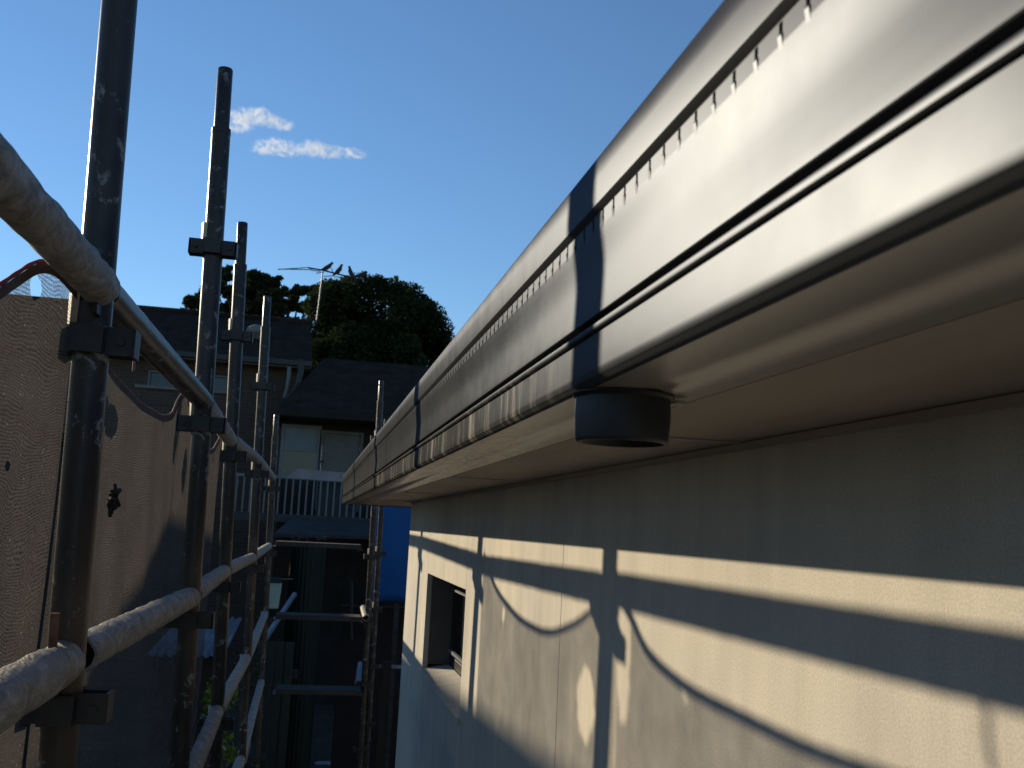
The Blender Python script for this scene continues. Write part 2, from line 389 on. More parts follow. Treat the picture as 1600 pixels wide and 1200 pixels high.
# ------------------------------------------------------------------ the near house: wall, window, soffit, gutter
WX = .483; SOF = .1134; YN = -2.6; YF = 4.93; EY = 6.3
house = thing('rendered_house', 'house under construction with pale rendered board wall and dark gutter, right of the scaffold', 'house', (WX, 0, -H0))
seams = [YN, 1.92, 3.10, 4.10, YF]
GAP = .0007
wz = -.53; wt = -.181            # window opening
for i in range(len(seams)-1):
    a, b_ = seams[i]+GAP, seams[i+1]-GAP
    if i == 2:
        bevel(part('wall_panel', MB().box((WX, a, -H0), (WX+.02, b_, wz-.03)), MAT['wall'], house), .001, 1)
        bevel(part('wall_panel', MB().box((WX, a, wt), (WX+.02, b_, SOF)), MAT['wall'], house), .001, 1)
    elif i == 1:
        pb = MB().box((WX, a, -H0), (WX+.02, b_, SOF)); bevel(part('wall_panel', pb, MAT['wall'], house), .001, 1)
    else:
        bevel(part('wall_panel', MB().box((WX, a, -H0), (WX+.02, b_, SOF)), MAT['wall'], house), .001, 1)
# solid core behind the boards, split round the window
cb = MB(); cx0, cx1 = WX+.022, 9.0
cb.box((cx0, YN, -H0), (cx1, 3.08, SOF-.003)); cb.box((cx0, 4.12, -H0), (cx1, YF-.002, SOF-.003))
cb.box((cx0, 3.08, -H0), (cx1, 4.12, wz-.06)); cb.box((cx0, 3.08, wt+.02), (cx1, 4.12, SOF-.003)); cb.box((WX+.35, 3.08, wz-.06), (cx1, 4.12, wt+.02))
part('wall_core', cb, MAT['lowwall'], house)
part('end_wall', MB().box((WX+.021, YF, -H0), (9.0, YF+.02, SOF-.003)), MAT['wall'], house)
# window
win = part('window', MB().box((WX+.021, 3.085, wt+.001), (WX+.115, 4.115, wt+.018)).box((WX+.0205, 4.101, wz), (WX+.115, 4.118, wt)).box((WX+.0205, 3.083, wz), (WX+.115, 3.099, wt)), MAT['reveal'], house)
fr = MB(); fx0, fx1 = WX+.105, WX+.15
fr.box((fx0, 3.1, wt-.035), (fx1, 4.10, wt-.001)); fr.box((fx0, 3.1, wz+.001), (fx1, 4.10, wz+.04))
fr.box((fx0, 3.1, wz+.04), (fx1, 3.135, wt-.035)); fr.box((fx0, 4.065, wz+.04), (fx1, 4.10, wt-.035)); fr.box((fx0+.003, 3.585, wz+.04), (fx1, 3.615, wt-.035))
bevel(part('frame', fr, MAT['frame_dark'], win), .003)
part('pane', MB().box((fx0+.018, 3.13, wz+.035), (fx0+.024, 4.07, wt-.03)), MAT['glass'], win)
sl = MB(); sl.prism([(WX-.012, wz-.032), (WX+.106, wz-.03), (WX+.106, wz), (WX-.012, wz-.018)], 3.06, 4.12)
bevel(part('sill', sl, MAT['wall'], win), .002)
rl = MB().box((fx0-.012, 3.14, wz+.055), (fx0-.002, 4.06, wz+.067)).box((fx0-.012, 3.14, wt-.06), (fx0-.002, 4.06, wt-.052))
part('track', rl, MAT['zinc'], win)
# bead moulding where wall meets soffit
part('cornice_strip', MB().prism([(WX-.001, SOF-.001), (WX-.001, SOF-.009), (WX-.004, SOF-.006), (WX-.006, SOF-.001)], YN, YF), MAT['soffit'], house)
# soffit boards with joints
sj = [YN, -.1, 1.09, 2.26, 3.46, 4.66, EY-.13]
for i in range(len(sj)-1):
    x1 = WX+.03 if sj[i+1] < YF else 9.0
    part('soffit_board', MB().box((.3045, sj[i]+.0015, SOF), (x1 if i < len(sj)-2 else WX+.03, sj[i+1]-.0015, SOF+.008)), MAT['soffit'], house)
    if 0 < i: part('joint_strip', MB().box((.306, sj[i]-.005, SOF-.0025), (WX-.008, sj[i]+.005, SOF-.0003)), MAT['trim'], house)
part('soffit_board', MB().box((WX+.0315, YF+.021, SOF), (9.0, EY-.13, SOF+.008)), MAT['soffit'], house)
# roof sheeting above
rb = MB(); rb.add([(.2085, YN, .258), (.2085, EY-.12, .258), (5, 3.4, 1.9), (5, YN, 1.9), (9, EY-.12, .225)], [(0, 1, 2, 3), (1, 4, 2)])
rb.add([(.29, YN, .20), (.29, EY-.12, .20), (9, EY-.12, .20), (9, YN, .20)], [(0, 1, 2, 3)])
part('roof', rb, MAT['tiles'], house)
part('fascia', MB().box((.305, YN, SOF+.009), (.321, EY-.12, .28)), MAT['gutter'], house)

# gutter profile (x outwards to the scaffold is smaller)
PR_LOW = [(.303, .150), (.303, .1142), (.3015, .1128), (.262, .1128), (.260, .1136), (.246, .1136), (.244, .1128), (.2085, .1128), (.2060, .1131), (.2042, .1142),
          (.2030, .1158), (.2012, .1172), (.2006, .1192), (.2005, .1230), (.2005, .1350), (.2004, .1496), (.1980, .1500), (.1970, .1508), (.1967, .1525), (.1970, .1542),
          (.1980, .1550), (.2070, .1556), (.2080, .1562), (.2080, .1632), (.2008, .1634), (.2004, .1640), (.2004, .1660), (.2005, .1710), (.2006, .1760), (.2007, .1850),
          (.2008, .1930), (.2006, .2010), (.2000, .2090), (.1991, .2180), (.1981, .2260), (.1979, .2285)]
SZ0, SZ1, SX = .2285, .2395, .1979
PR_UP = [(.1979, .2395), (.1976, .2402), (.1942, .2430), (.1935, .2442), (.1932, .2520), (.1933, .2640), (.1934, .2790), (.1946, .2818), (.1972, .2832), (.2010, .2840), (.2060, .2825), (.2070, .2780)]
gut = thing('roof_gutter', 'long dark grey metal eaves gutter with overflow slots catching the low sun', 'gutter', (.24, 0, SOF))
SN = -1.0; SL = []
k = 0
y = .3886-.0266*28
while y < EY-.10: SL.append(y); y += .0266
body = MB()
body.prism(PR_LOW[7:], YN, EY, closed=False, smooth=True, ny=40)
body.prism(PR_UP, YN, EY, closed=False, smooth=True, ny=40)
hw = .0020
prev = YN
for y in SL:
    body.add([(SX, prev, SZ0), (SX, y-hw, SZ0), (SX, y-hw, SZ1), (SX, prev, SZ1)], [(0, 1, 2, 3)]); prev = y+hw
body.add([(SX, prev, SZ0), (SX, EY, SZ0), (SX, EY, SZ1), (SX, prev, SZ1)], [(0, 1, 2, 3)])
# far end return along the end wall, mitred
full = PR_LOW+PR_UP
ret = MB(); n = len(full)
def endx(x): return EY+(.26-x)
vv = [(x, EY+(.0 if True else 0), z) for x, z in full]
ret.add([(x, EY-.001, z) for x, z in full]+[(x, endx(x)-.0, z) for x, z in full], [])
mit = MB()
cv = [(x, EY+(.30-x)*1.0, z) for x, z in full]                 # mitre corner points
fv = [(9.0, EY+(.30-x)*1.0, z) for x, z in full]
mit.add([(x, EY, z) for x, z in full]+cv+fv, [(i, i+1, n+i+1, n+i) for i in range(n-1)]+[(n+i, n+i+1, 2*n+i+1, 2*n+i) for i in range(n-1)], True)
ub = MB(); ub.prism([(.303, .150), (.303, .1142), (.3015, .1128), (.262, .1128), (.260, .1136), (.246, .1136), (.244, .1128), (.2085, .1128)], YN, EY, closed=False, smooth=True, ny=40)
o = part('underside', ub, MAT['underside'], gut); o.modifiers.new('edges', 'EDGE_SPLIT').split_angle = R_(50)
o = part('gutter_channel', body, MAT['gutter'], gut)
md = o.modifiers.new('weld', 'WELD'); md.merge_threshold = .0004
md = o.modifiers.new('thick', 'SOLIDIFY'); md.thickness = .0008; md.offset = 0
o.data.shade_smooth()
o.modifiers.new('edges', 'EDGE_SPLIT').split_angle = R_(26)
o = part('return_channel', mit, MAT['gutter'], gut); o.data.shade_smooth(); o.modifiers.new('edges', 'EDGE_SPLIT').split_angle = R_(26)
# pressed lip of every overflow slot
lip = MB(); lip.add([(0, -hw, -.004), (0, hw, -.004), (-.0013, hw*.95, .0035), (-.0013, -hw*.95, .0035), (-.0006, -hw*.8, .0052), (-.0006, hw*.8, .0052)],
                    [(0, 1, 2, 3), (3, 2, 5, 4), (0, 3, 4), (1, 5, 2)], False)
lipme = lip.data('slot_lip', MAT['gutter'])
for y in SL: inst('overflow_slot', lipme, gut, (SX, y, SZ0+.0003))
# joiner sleeves
for yj in (2.86,):
    o = part('joiner', MB().prism([(x-.0009, z) for x, z in PR_LOW[7:]], yj-.008, yj, closed=False, smooth=True), MAT['gutter'], gut)
# downpipe pop
pop = thing('downpipe_outlet', 'short round black outlet spout hanging under the gutter for the downpipe', 'spout', (.248, .80, SOF))
def ringtube(c, r0, r1, z0, z1, n=48):
    mb = MB(); vs = []
    for (r, z) in ((r0, z0), (r0+.0005, (z0+z1)/2), (r1, z1+.003), (r1-.001, z1), (r1-.0035, z1), (r1-.004, z0)):
        vs += [(c[0]+r*math.cos(2*PI*k/n), c[1]+r*math.sin(2*PI*k/n), z) for k in range(n)]
    mb.add(vs, [(i*n+k, i*n+(k+1) % n, (i+1)*n+(k+1) % n, (i+1)*n+k) for i in range(5) for k in range(n)], True); return mb
part('spout', ringtube((.2405, .782), .0378, .0370, SOF-.0010, SOF-.040), MAT['pop'], pop)
part('flange', ringtube((.2405, .782), .0405, .0405, SOF-.0012, SOF-.0050), MAT['pop'], pop)
part('fixing_lug', MB().tube([(.2845, .776, SOF-.0065), (.2845, .776, SOF-.0035)], .0075, 20), MAT['trim'], pop)

# ------------------------------------------------------------------ scaffold
LEV = [.685, .228, -.255, -.745, -1.235, -1.725, -2.215, -2.705]
TR = .02415
class Pole: pass
POLES = []
def vbracket(p, ax, ay):
    """four pressed V pockets round the tube"""
    mb = MB()
    for dx, dy in ((1, 0), (-1, 0), (0, 1), (0, -1)):
        for s in (-1, 1):
            # two plates meeting the tube, and a front
            e = Vector((dx, dy, 0)); q = Vector((-dy, dx, 0))
            L_ = .034 if dx else .014
            a = p+e*(TR-.002)+q*s*.019; b = p+e*(TR+L_)+q*s*.019
            th = q*.0025*s
            zz = Vector((0, 0, .019))
            mb.add([a-th-zz, b-th-zz, b+th-zz, a+th-zz, a-th+zz, b-th+zz, b+th+zz, a+th+zz], [(0,1,2,3),(4,7,6,5),(0,4,5,1),(1,5,6,2),(2,6,7,3),(3,7,4,0)])
        a = p+e*(TR+L_-.003)+q*-.0215; b = p+e*(TR+L_-.003)+q*.0215; c = e*.005
        mb.add([a-zz, b-zz, b+c-zz, a+c-zz, a+zz, b+zz, b+c+zz, a+c+zz], [(0,1,2,3),(4,7,6,5),(0,4,5,1),(1,5,6,2),(2,6,7,3),(3,7,4,0)])
    for sx in (-1, 1):
        c = p+Vector((sx*(TR+.018), -.0225, 0)); mb.tube([c+Vector((0, .002, 0)), c+Vector((0, -.004, 0))], .006, 6)
    return mb
GP = 'upright scaffold standards along the wall'
def standard(pa, pb, D, zt, zb, label, spig=True, wedges=True, name='scaffold_standard', zmax=9):
    A = at(*pa, D); B = at(*pb, D)
    def X(z): return A.x+(B.x-A.x)*(z-A.z)/(B.z-A.z)
    top = zt
    th = thing(name, label, 'scaffold pole', (X(zb), D, zb), GP)
    mb = MB()
    js = top-.17 if spig else top
    pts = [Vector((X(z), D, z)) for z in [zb+(js-zb)*i/40 for i in range(41)]]
    mb.tube(pts, TR, 28, True, jitter=.00035, seed=D*7)
    part('tube', mb, MAT['post'], th)
    if spig:
        part('spigot', MB().tube([(X(js), D, js+.0005), (X(top-.003), D, top-.003), (X(top), D, top)], [TR-.0042, TR-.0042, TR-.006], 28), MAT['post'], th)
        part('collar', MB().tube([(X(js-.012), D, js-.012), (X(js+.003), D, js+.003)], TR+.0008, 28), MAT['post'], th)
    for z in LEV:
        if zb+.05 < z < min(js-.03, zmax):
            br = part('v_bracket', vbracket(Vector((X(z), D, z)), 0, 0), MAT['bracket'], th)
            if wedges and z > -1.0:
                M = Matrix.Translation((X(z)-.9*(TR+.004), D-.42*(TR+.004), z+.028)) @ Matrix.Rotation(math.atan2(-.42, -.9), 4, 'Z')
                wb = MB(); wb.add([M @ Vector(q) for q in ((-.005,-.009,.036),(.006,-.009,.036),(.006,.009,.036),(-.005,.009,.036),(-.004,-.005,-.03),(.004,-.005,-.03),(.004,.005,-.03),(-.004,.005,-.03))],
                       [(0,1,2,3),(7,6,5,4),(0,4,5,1),(1,5,6,2),(2,6,7,3),(3,7,4,0)])
                part('wedge', wb, MAT['wedge'], br)
    p = Pole(); p.X = X; p.D = D; POLES.append(p); return th
zt = at(352, 108, 2.685).z
standard((187, 0), (93, 1150), 1.47, 1.55, -H0, 'nearest and thickest scaffold standard, running out of the top of the picture', zmax=.5)
standard((352, 110), (283, 1150), 2.685, zt, -H0, 'second scaffold standard, tall against the sky with its narrow spigot beside the small clouds')
standard((379, 350), (340, 1100), 3.99, at(379, 348, 3.99).z, -H0, 'third scaffold standard, its spigot rising beside the bracket of the taller one')
standard((418, 465), (378, 1150), 5.47, at(418, 463, 5.47).z, -H0, 'fourth scaffold standard, topping out in front of the dark tiled roof')
standard((432, 650), (412, 1000), 8.0, at(432, 648, 8.0).z, -H0, 'fifth and shortest scaffold standard, left of the pale window')
standard((596, 596), (573, 1000), 8.3, at(596, 595, 8.3).z, -H0, 'thin scaffold standard rising behind the far end of the gutter')
standard((604, 660), (584, 1000), 9.3, at(604, 655, 9.3).z, -H0, 'shorter far scaffold standard close behind the thin one at the gutter end', spig=False)

GL = 'dirt-caked scaffold ledgers'
def ledger(p0, p1, z0, z1, label, r=TR, mat='ledger', jit=.0022, dx=0):
    mb = MB(); n = max(10, int(abs(p1[1]-p0[1])/.02)); n = min(n, 90)
    pts = [Vector((p0[0]+(p1[0]-p0[0])*i/n+dx, p0[1]+(p1[1]-p0[1])*i/n, z0+(z1-z0)*i/n)) for i in range(n+1)]
    mb.tube(pts, r+.001, 30, hollow=.004, jitter=jit, seed=p0[1]*3+z0)
    th = thing('scaffold_ledger', label, 'scaffold tube', (pts[0].x, pts[0].y, z0), GL)
    part('tube', mb, MAT[mat], th)
    # welded tongue plates at each end
    for e, s in ((0, 1), (n, -1)):
        q = pts[e]; pl = MB().box((q.x-.003, q.y-s*.028, q.z-.04), (q.x+.003, q.y+s*.03, q.z-.02)) if s > 0 else MB().box((q.x-.003, q.y-.03, q.z-.04), (q.x+.003, q.y+.028, q.z-.02))
        part('end_lug', pl, MAT['bracket'], th)
    return th
P = POLES
def px_(i, z): return (P[i].X(z), P[i].D)
names = ['nearest', 'second', 'third', 'fourth', 'fifth']
# upper ledgers
zu = .296
X0 = P[0].X(.3)
ledger((X0-.0, -1.2), (X0+.012, 1.447), .285, .30, 'thick wrapped-looking guard tube crossing the sky at the left edge, ending at the nearest standard', r=TR+.0005, jit=.0032)
lz = [(.308, .288), (.285, .285), (.290, .300), (.30, .31)]
tx = ['smooth guard tube sloping down from the nearest standard to the second one', 'short upper tube between the second and third standards', 'short upper tube between the third and fourth standards', 'farthest upper tube ending at the fifth standard']
for i in range(4):
    a = px_(i, .3); b_ = px_(i+1, .3)
    ledger((a[0], a[1]+.035), (b_[0], b_[1]-.025), lz[i][0], lz[i][1], tx[i], mat='post' if i == 0 else 'ledger', jit=.0006 if i == 0 else .0015, r=TR)
# middle ledgers
a = P[0].X(-.2)
ledger((a-.004, -1.2), (a, 1.447), -.205, -.198, 'nearest lower tube in the bottom left corner, caked with cement', r=TR+.003, jit=.0035)
tx = ['long caked tube with an open dark end, from the nearest standard to the second', 'caked tube crossing in front of the net between second and third standards', 'mid-height tube between the third and fourth standards', 'mid-height tube reaching the fifth standard']
for i in range(4):
    a = px_(i, -.2); b_ = px_(i+1, -.2)
    ledger((a[0]+(.004 if i == 0 else 0), a[1]+(.05 if i == 0 else .03)), (b_[0], b_[1]-.025), -.196, -.20, tx[i], jit=.003 if i == 0 else .002, r=TR+(.001 if i == 0 else 0))
tx = ['low caked tube between the nearest and second standards below the guard tubes', 'low tube rising from the bottom edge between the second and third standards', 'low pale tube in front of the corrugated sheet roof', 'low tube running up to the fifth standard']
for i in range(4):
    a = px_(i, -.7); b_ = px_(i+1, -.7)
    ledger((a[0], a[1]+.03), (b_[0], b_[1]-.025), -.70, -.70, tx[i])
tx = ['lowest tube at the foot of the picture before the third standard', 'lowest tube between the third and fourth standards beside the lime green leaves', 'lowest tube reaching the fifth standard']
for j, i in enumerate((1, 2, 3)):
    a = px_(i, -1.19); b_ = px_(i+1, -1.19)
    ledger((a[0], a[1]+.03), (b_[0], b_[1]-.025), -1.19, -1.19, tx[j])
# rusty pin beside the nearest standard
a = at(86, 958, 1.40); b_ = at(80, 1045, 1.40)
mb = MB().tube([b_, b_.lerp(a, .5), a], .0055, 12, jitter=.0006)
solo('rusty_pin', mb, MAT['rust'], 'rusty steel pin standing on the near lower tube against the nearest standard', 'pin', b_)
# pale tie wires
for pts, lab in (([(325, 640, 2.62), (330, 600, 2.62), (331, 575, 2.62)], 'thin wire sticking up from the guard tube at the second standard'),):
    mb = MB().tube([at(*p) for p in pts], .0012, 6); solo('tie_wire', mb, MAT['wire'], lab, 'wire', at(*pts[0]))
mb = MB().tube([Vector((-.30, .78+.9*.0+.85, .26)), Vector((-.303, 1.635, .235)), Vector((-.300, 1.64, .20))], .0035, 8)
# tie end hanging under the near guard tube (its shadow falls on the wall)
yt = .676+1.4*(.48+.30); zt_ = -.11+.475*.78
mb = MB().tube([(-.300, yt, zt_+.025), (-.302, yt+.004, zt_-.005), (-.300, yt-.004, zt_-.03)], .0024, 8)
solo('hanging_tie', mb, MAT['hem_pink'], 'short loose tie end hanging below the smooth guard tube past the nearest standard', 'tie', (-.30, yt, zt_))

# transom boards between the far standards
GT = 'boards across the far scaffold frame'
for (yl, yr, dep, lab) in ((853, 859, .26, 'uppermost dark board across the far scaffold frame'), (968, 972, .24, 'middle dark board across the far scaffold frame'), (1085, 1088, .24, 'lowest dark board across the far scaffold frame')):
    L = at(424, yl, 8.02); Rr = at(571, yr, 8.02)
    th = thing('transom_board', lab, 'board', ((L.x+Rr.x)/2, 8.1, L.z), GT)
    mb = MB(); zz = (L.z+Rr.z)/2
    mb.box((L.x+.03, 8.03, zz), (Rr.x-.03, 8.03+dep, zz+.036)); bevel(part('board', mb, MAT['plank_dark'], th), .004)
    for xx in (L.x+.02, Rr.x-.03):
        part('end_hook', MB().box((xx-.012, 8.035, zz-.012), (xx+.012, 8.02+dep, zz-.002)), MAT['bracket'], th)
# blue-grey board at balcony height
L = at(446, 738, 8.1); Rr = at(545, 741, 8.1)
mb = MB().prism([(L.x, L.z-.03), (Rr.x+.1, L.z-.04), (Rr.x+.1, L.z+.035), (L.x+.09, L.z+.045)], 8.35, 8.39)
solo('guard_board', mb, MAT['plank_grey'], 'blue-grey board fixed across the far frame level with the white balcony', 'board', L)
# planks of the lift below
GPp = 'scaffold planks on the lift below'
for (x0, x1, mt, lab) in ((408, 446, 'plank', 'narrow brown timber plank at the bottom edge, left of the grey planks'), (448, 500, 'plank_grey', 'middle grey scaffold plank at the bottom edge'), (505, 557, 'plank_grey', 'right-hand grey scaffold plank at the bottom edge')):
    A = at(x0, 1184, 7.1); B = at(x1, 1187, 7.1)
    bevel(solo('scaffold_plank', MB().box((A.x, 4.4, -1.70), (B.x-.004, 7.1, -1.662)), MAT[mt], lab, 'plank', (A.x, 4.4, -1.70), GPp), .003)
A = at(411, 1126, 6.9)
solo('edge_board', MB().box((A.x-.10, 4.6, A.z-.16), (A.x-.065, 6.9, A.z)), MAT['plank'], 'upright pale edge board beside the planks of the lift below', 'board', (A.x, 4.6, A.z-.16))
# right-hand side tubes of the far frame and diagonal tube
GR = 'short tubes of the far frame'
def stub(pts, r, mat, lab, nm='scaffold_tube', cat='scaffold tube'):
    return solo(nm, MB().tube([at(*p) for p in pts], r, 14, hollow=.004, jitter=.001), MAT[mat], lab, cat, at(*pts[0]), GR)
stub([(460, 929, 10.2), (434, 968, 9.2), (409, 1006, 8.3)], TR, 'zinc', 'pale diagonal tube left of the green tank behind the middle dark board')
stub([(568, 950, 8.5), (572, 966, 8.2)], TR*1.1, 'ledger', 'pale tube end on the thin standard below the gutter end')
stub([(563, 1038, 9.0), (559, 1072, 8.5)], TR*1.1, 'zinc', 'short bluish tube end low on the thin standard')
# standard further back on the right
A = at(606, 1035, 11.0)
solo('gate_post', MB().box((A.x-.06, 11, -H0), (A.x+.04, 11.08, A.z)), MAT['lowwall'], 'dark square post in the yard below the blue sheet', 'post', (A.x, 11, -H0))
L = at(580, 1039, 11.1); Rr = at(640, 1043, 11.1)
solo('yard_rail', MB().box((L.x, 11.1, L.z-.03), (Rr.x+.8, 11.14, L.z)), MAT['plank_grey'], 'thin horizontal rail in front of the dark yard below the blue sheet', 'rail', L)

# ------------------------------------------------------------------ debris netting
def spline(pts, x):
    pts = sorted(pts)
    if x <= pts[0][0]: return pts[0][1]
    if x >= pts[-1][0]: return pts[-1][1]
    for i in range(len(pts)-1):
        if pts[i][0] <= x <= pts[i+1][0]:
            x0, y0 = pts[i]; x1, y1 = pts[i+1]
            m0 = (y1-pts[i-1][1])/(x1-pts[i-1][0]) if i > 0 else (y1-y0)/(x1-x0)
            m1 = (pts[i+2][1]-y0)/(pts[i+2][0]-x0) if i+2 < len(pts) else (y1-y0)/(x1-x0)
            h = x1-x0; t_ = (x-x0)/h
            return (2*t_**3-3*t_**2+1)*y0+(t_**3-2*t_**2+t_)*h*m0+(-2*t_**3+3*t_**2)*y1+(t_**3-t_**2)*h*m1
NX = -.335
def netx(y, z):
    f = .010*math.sin(y*9+1.3*math.sin(z*3))+.006*math.sin(y*23+z*4)+.012*noise.noise(Vector((y*3, z*2, 3.1)))+.004*noise.noise(Vector((y*14, z*5, 1)))
    # pulled in at the tubes
    return NX+f*(.2+.3*min(1, max(0, (.2-z)*3)))
def net(label, hem, zb, holes, hemmat, nm='debris_net', y_edge=None, hemr=.0024):
    y0, y1 = hem[0][0], hem[-1][0]; ny = int((y1-y0)/.012); nz = 90
    mb = MB(); vs = []
    for j in range(nz+1):
        for i in range(ny+1):
            y = y0+(y1-y0)*i/ny; zt = spline(hem, y); z = zt+(zb-zt)*(j/nz)
            yy = y
            if y_edge: yy = y+y_edge(y, z, y0, y1)
            vs.append((netx(yy, z), yy, z))
    w_ = ny+1
    mb.add(vs, [(j*w_+i, j*w_+i+1, (j+1)*w_+i+1, (j+1)*w_+i) for j in range(nz) for i in range(ny)], True)
    th = thing(nm, label, 'netting', (NX, (y0+y1)/2, zb), 'debris nets hung on the scaffold')
    base = BASES[th.name]
    hol = [(a-base.y, b-base.z, c, d) for a, b, c, d in holes]
    part('cloth', mb, netmat('net_'+str(len(bpy.data.materials)), hol), th)
    pts = [Vector((netx(y, spline(hem, y)), y, spline(hem, y))) for y in [y0+(y1-y0)*i/ny for i in range(ny+1)]]
    rr_ = [hemr*(1+.15*math.sin(i*1.7)) for i in range(len(pts))]
    part('hem', MB().tube(pts, rr_, 8), MAT[hemmat], th)
    band = MB(); m_ = len(pts)
    band.add([p+Vector((.003, 0, -.001)) for p in pts]+[p+Vector((.0035, 0, -.015)) for p in pts], [(i, i+1, m_+i+1, m_+i) for i in range(m_-1)], True)
    part('hem_band', band, MAT['hem_band'], th)
    return th, pts
hemA = [(-1.0, .27), (-.5, .20), (-.1, .125), (.3, .10), (.7, .13), (1.0, .190), (1.119, .222), (1.188, .252), (1.27, .288), (1.33, .300), (1.40, .298), (1.47, .296)]
net('near brown shade cloth at the left edge with red hem and oval hole', hemA, -1.9,
    [(1.276, .258, .023, .0145), (1.255, .045, .010, .006)], 'hem_red')
hemB = [(1.49, .283), (1.60, .262), (1.717, .238), (1.80, .228), (1.95, .217), (2.12, .211), (2.30, .214), (2.43, .222), (2.56, .245), (2.64, .285), (2.70, .31)]
net('brown shade cloth between nearest and second standards, torn below its sagging pink hem', hemB, -1.9,
    [(1.815, .150, .062, .028), (1.76, .165, .03, .02), (2.41, .205, .006, .010), (1.60, -.14, .03, .012), (2.668, .225, .030, .105)], 'hem_pink')
hemC = [(2.705, .330), (2.79, .300), (2.881, .265), (2.992, .235), (3.136, .212), (3.313, .205), (3.52, .217), (3.75, .257), (3.91, .315), (3.96, .34)]
net('narrow strip of brown shade cloth seen edge-on between the second and third standards', hemC, -1.9,
    [(2.868, .115, .055, .060), (3.63, .193, .014, .018), (3.62, .20, .008, .014)], 'hem_pink')
# knotted dark rag on the net
rg = MB(); c = at(174, 775, 1.85)
for k in range(14):
    a = c+Vector((random.uniform(-.002, .006), random.uniform(-.015, .015), random.uniform(-.016, .016)))
    rg.tube([a, a+Vector((random.uniform(0, .01), random.uniform(-.02, .02), random.uniform(-.02, .01))), a+Vector((.006, random.uniform(-.02, .02), random.uniform(-.03, .01)))], [.003, .005, .002], 7, jitter=.002)
solo('dark_rag', rg, MAT['lowwall'], 'small knotted dark rag caught on the net behind the nearest standard', 'rag', c)

# ------------------------------------------------------------------ neighbour on the left whose roof shades the lower wall
nb = thing('neighbouring_building', 'low neighbouring building with a sheet roof behind the brown nets at the left', 'building', (-5.5, 11, -H0))
YB = 7.15
def rz(y): return 1.53-.055*(y-7.18)
mb = MB(); mb.add([(-3.5, YB, rz(YB)), (-3.5, 19, rz(19)), (-8, 19, rz(19)+.3), (-8, YB, rz(YB)+.3)]+[(-3.5, YB, rz(YB)-.12), (-3.5, 19, rz(19)-.12), (-8, 19, rz(19)+.18), (-8, YB, rz(YB)+.18)],
                  [(0,1,2,3),(7,6,5,4),(0,4,5,1),(1,5,6,2),(2,6,7,3),(3,7,4,0)])
part('roof', mb, MAT['tiles'], nb)
mb = MB(); mb.add([(-3.6, YB+.15, -H0), (-3.6, 18.6, -H0), (-7.8, 18.6, -H0), (-7.8, YB+.15, -H0), (-3.6, YB+.15, rz(YB)-.13), (-3.6, 18.6, rz(18.6)-.13), (-7.8, 18.6, rz(18.6)), (-7.8, YB+.15, rz(YB))],
                  [(0,1,5,4),(1,2,6,5),(2,3,7,6),(3,0,4,7)])
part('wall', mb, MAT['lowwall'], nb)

# ------------------------------------------------------------------ far houses
def wallholes(x0, x1, z0, z1, y, th_, holes):
    mb = MB(); xs = sorted({x0, x1}|{h[0] for h in holes}|{h[1] for h in holes}); zs = sorted({z0, z1}|{h[2] for h in holes}|{h[3] for h in holes})
    for i in range(len(xs)-1):
        for j in range(len(zs)-1):
            cx = (xs[i]+xs[i+1])/2; cz = (zs[j]+zs[j+1])/2
            if any(h[0] < cx < h[1] and h[2] < cz < h[3] for h in holes): continue
            mb.box((xs[i], y, zs[j]), (xs[i+1], y+th_, zs[j+1]))
    return mb
DA = 25.0
hA = thing('brick_house', 'two-storey brown brick house with a dark tiled roof, behind the first four standards', 'house', (-3, DA, -H0))
eA = at(350, 560, DA).z; x1A = at(482, 560, DA).x; x0A = -9.0
wA = at(231, 577, DA), at(356, 611, DA)
wx0, wx1, wz1, wz0 = wA[0].x, wA[1].x, wA[0].z, wA[1].z
part('wall', wallholes(x0A+.5, x1A-.25, -H0, eA-.02, DA, .25, [(wx0, wx1, wz0, wz1)]), MAT['brick'], hA)
wo_ = part('window', MB().box((wx0, DA+.06, wz0), (wx0+.06, DA+.12, wz1)).box((wx1-.06, DA+.06, wz0), (wx1, DA+.12, wz1)).box((wx0+.06, DA+.06, wz1-.05), (wx1-.06, DA+.12, wz1)).box((wx0+.9, DA+.06, wz0+.02), (wx0+.96, DA+.12, wz1-.05)), MAT['white'], hA)
part('pane', MB().box((wx0+.05, DA+.13, wz0), (wx1-.05, DA+.15, wz1)), MAT['glass'], wo_)
part('sill', MB().box((wx0-.25, DA-.06, wz0-.07), (wx1+.05, DA+.10, wz0-.003)), MAT['white'], wo_)
# roof A: ridge across
rA = at(300, 490, DA+3.2).z; xr = at(486, 494, DA+3.2).x
mb = MB()
mb.poly([(x0A, DA-.5, eA), (x1A+.1, DA-.5, eA), (xr, DA+3.2, rA), (x0A, DA+3.2, rA)], .12)
mb.poly([(x1A+.1, DA+7, eA), (x0A, DA+7, eA), (x0A, DA+3.2, rA), (xr, DA+3.2, rA)], .12)
mb.add([(x1A-.02, DA-.3, eA-.1), (x1A-.02, DA+6.8, eA-.1), (xr-.12, DA+3.2, rA-.15)], [(0, 1, 2)])
rfA = part('roof', mb, MAT['tiles'], hA)
part('ridge_cap', MB().tube([(x0A, DA+3.2, rA+.02), (xr, DA+3.2, rA+.02)], .09, 8), MAT['tiles'], rfA)
part('eaves_gutter', MB().box((x0A, DA-.62, eA-.12), (x1A+.1, DA-.50, eA-.0)), MAT['greywhite'], hA)
part('eaves_lining', MB().box((x0A, DA-.5, eA-.16), (x1A+.05, DA+.0, eA-.13)), MAT['cream'], hA)
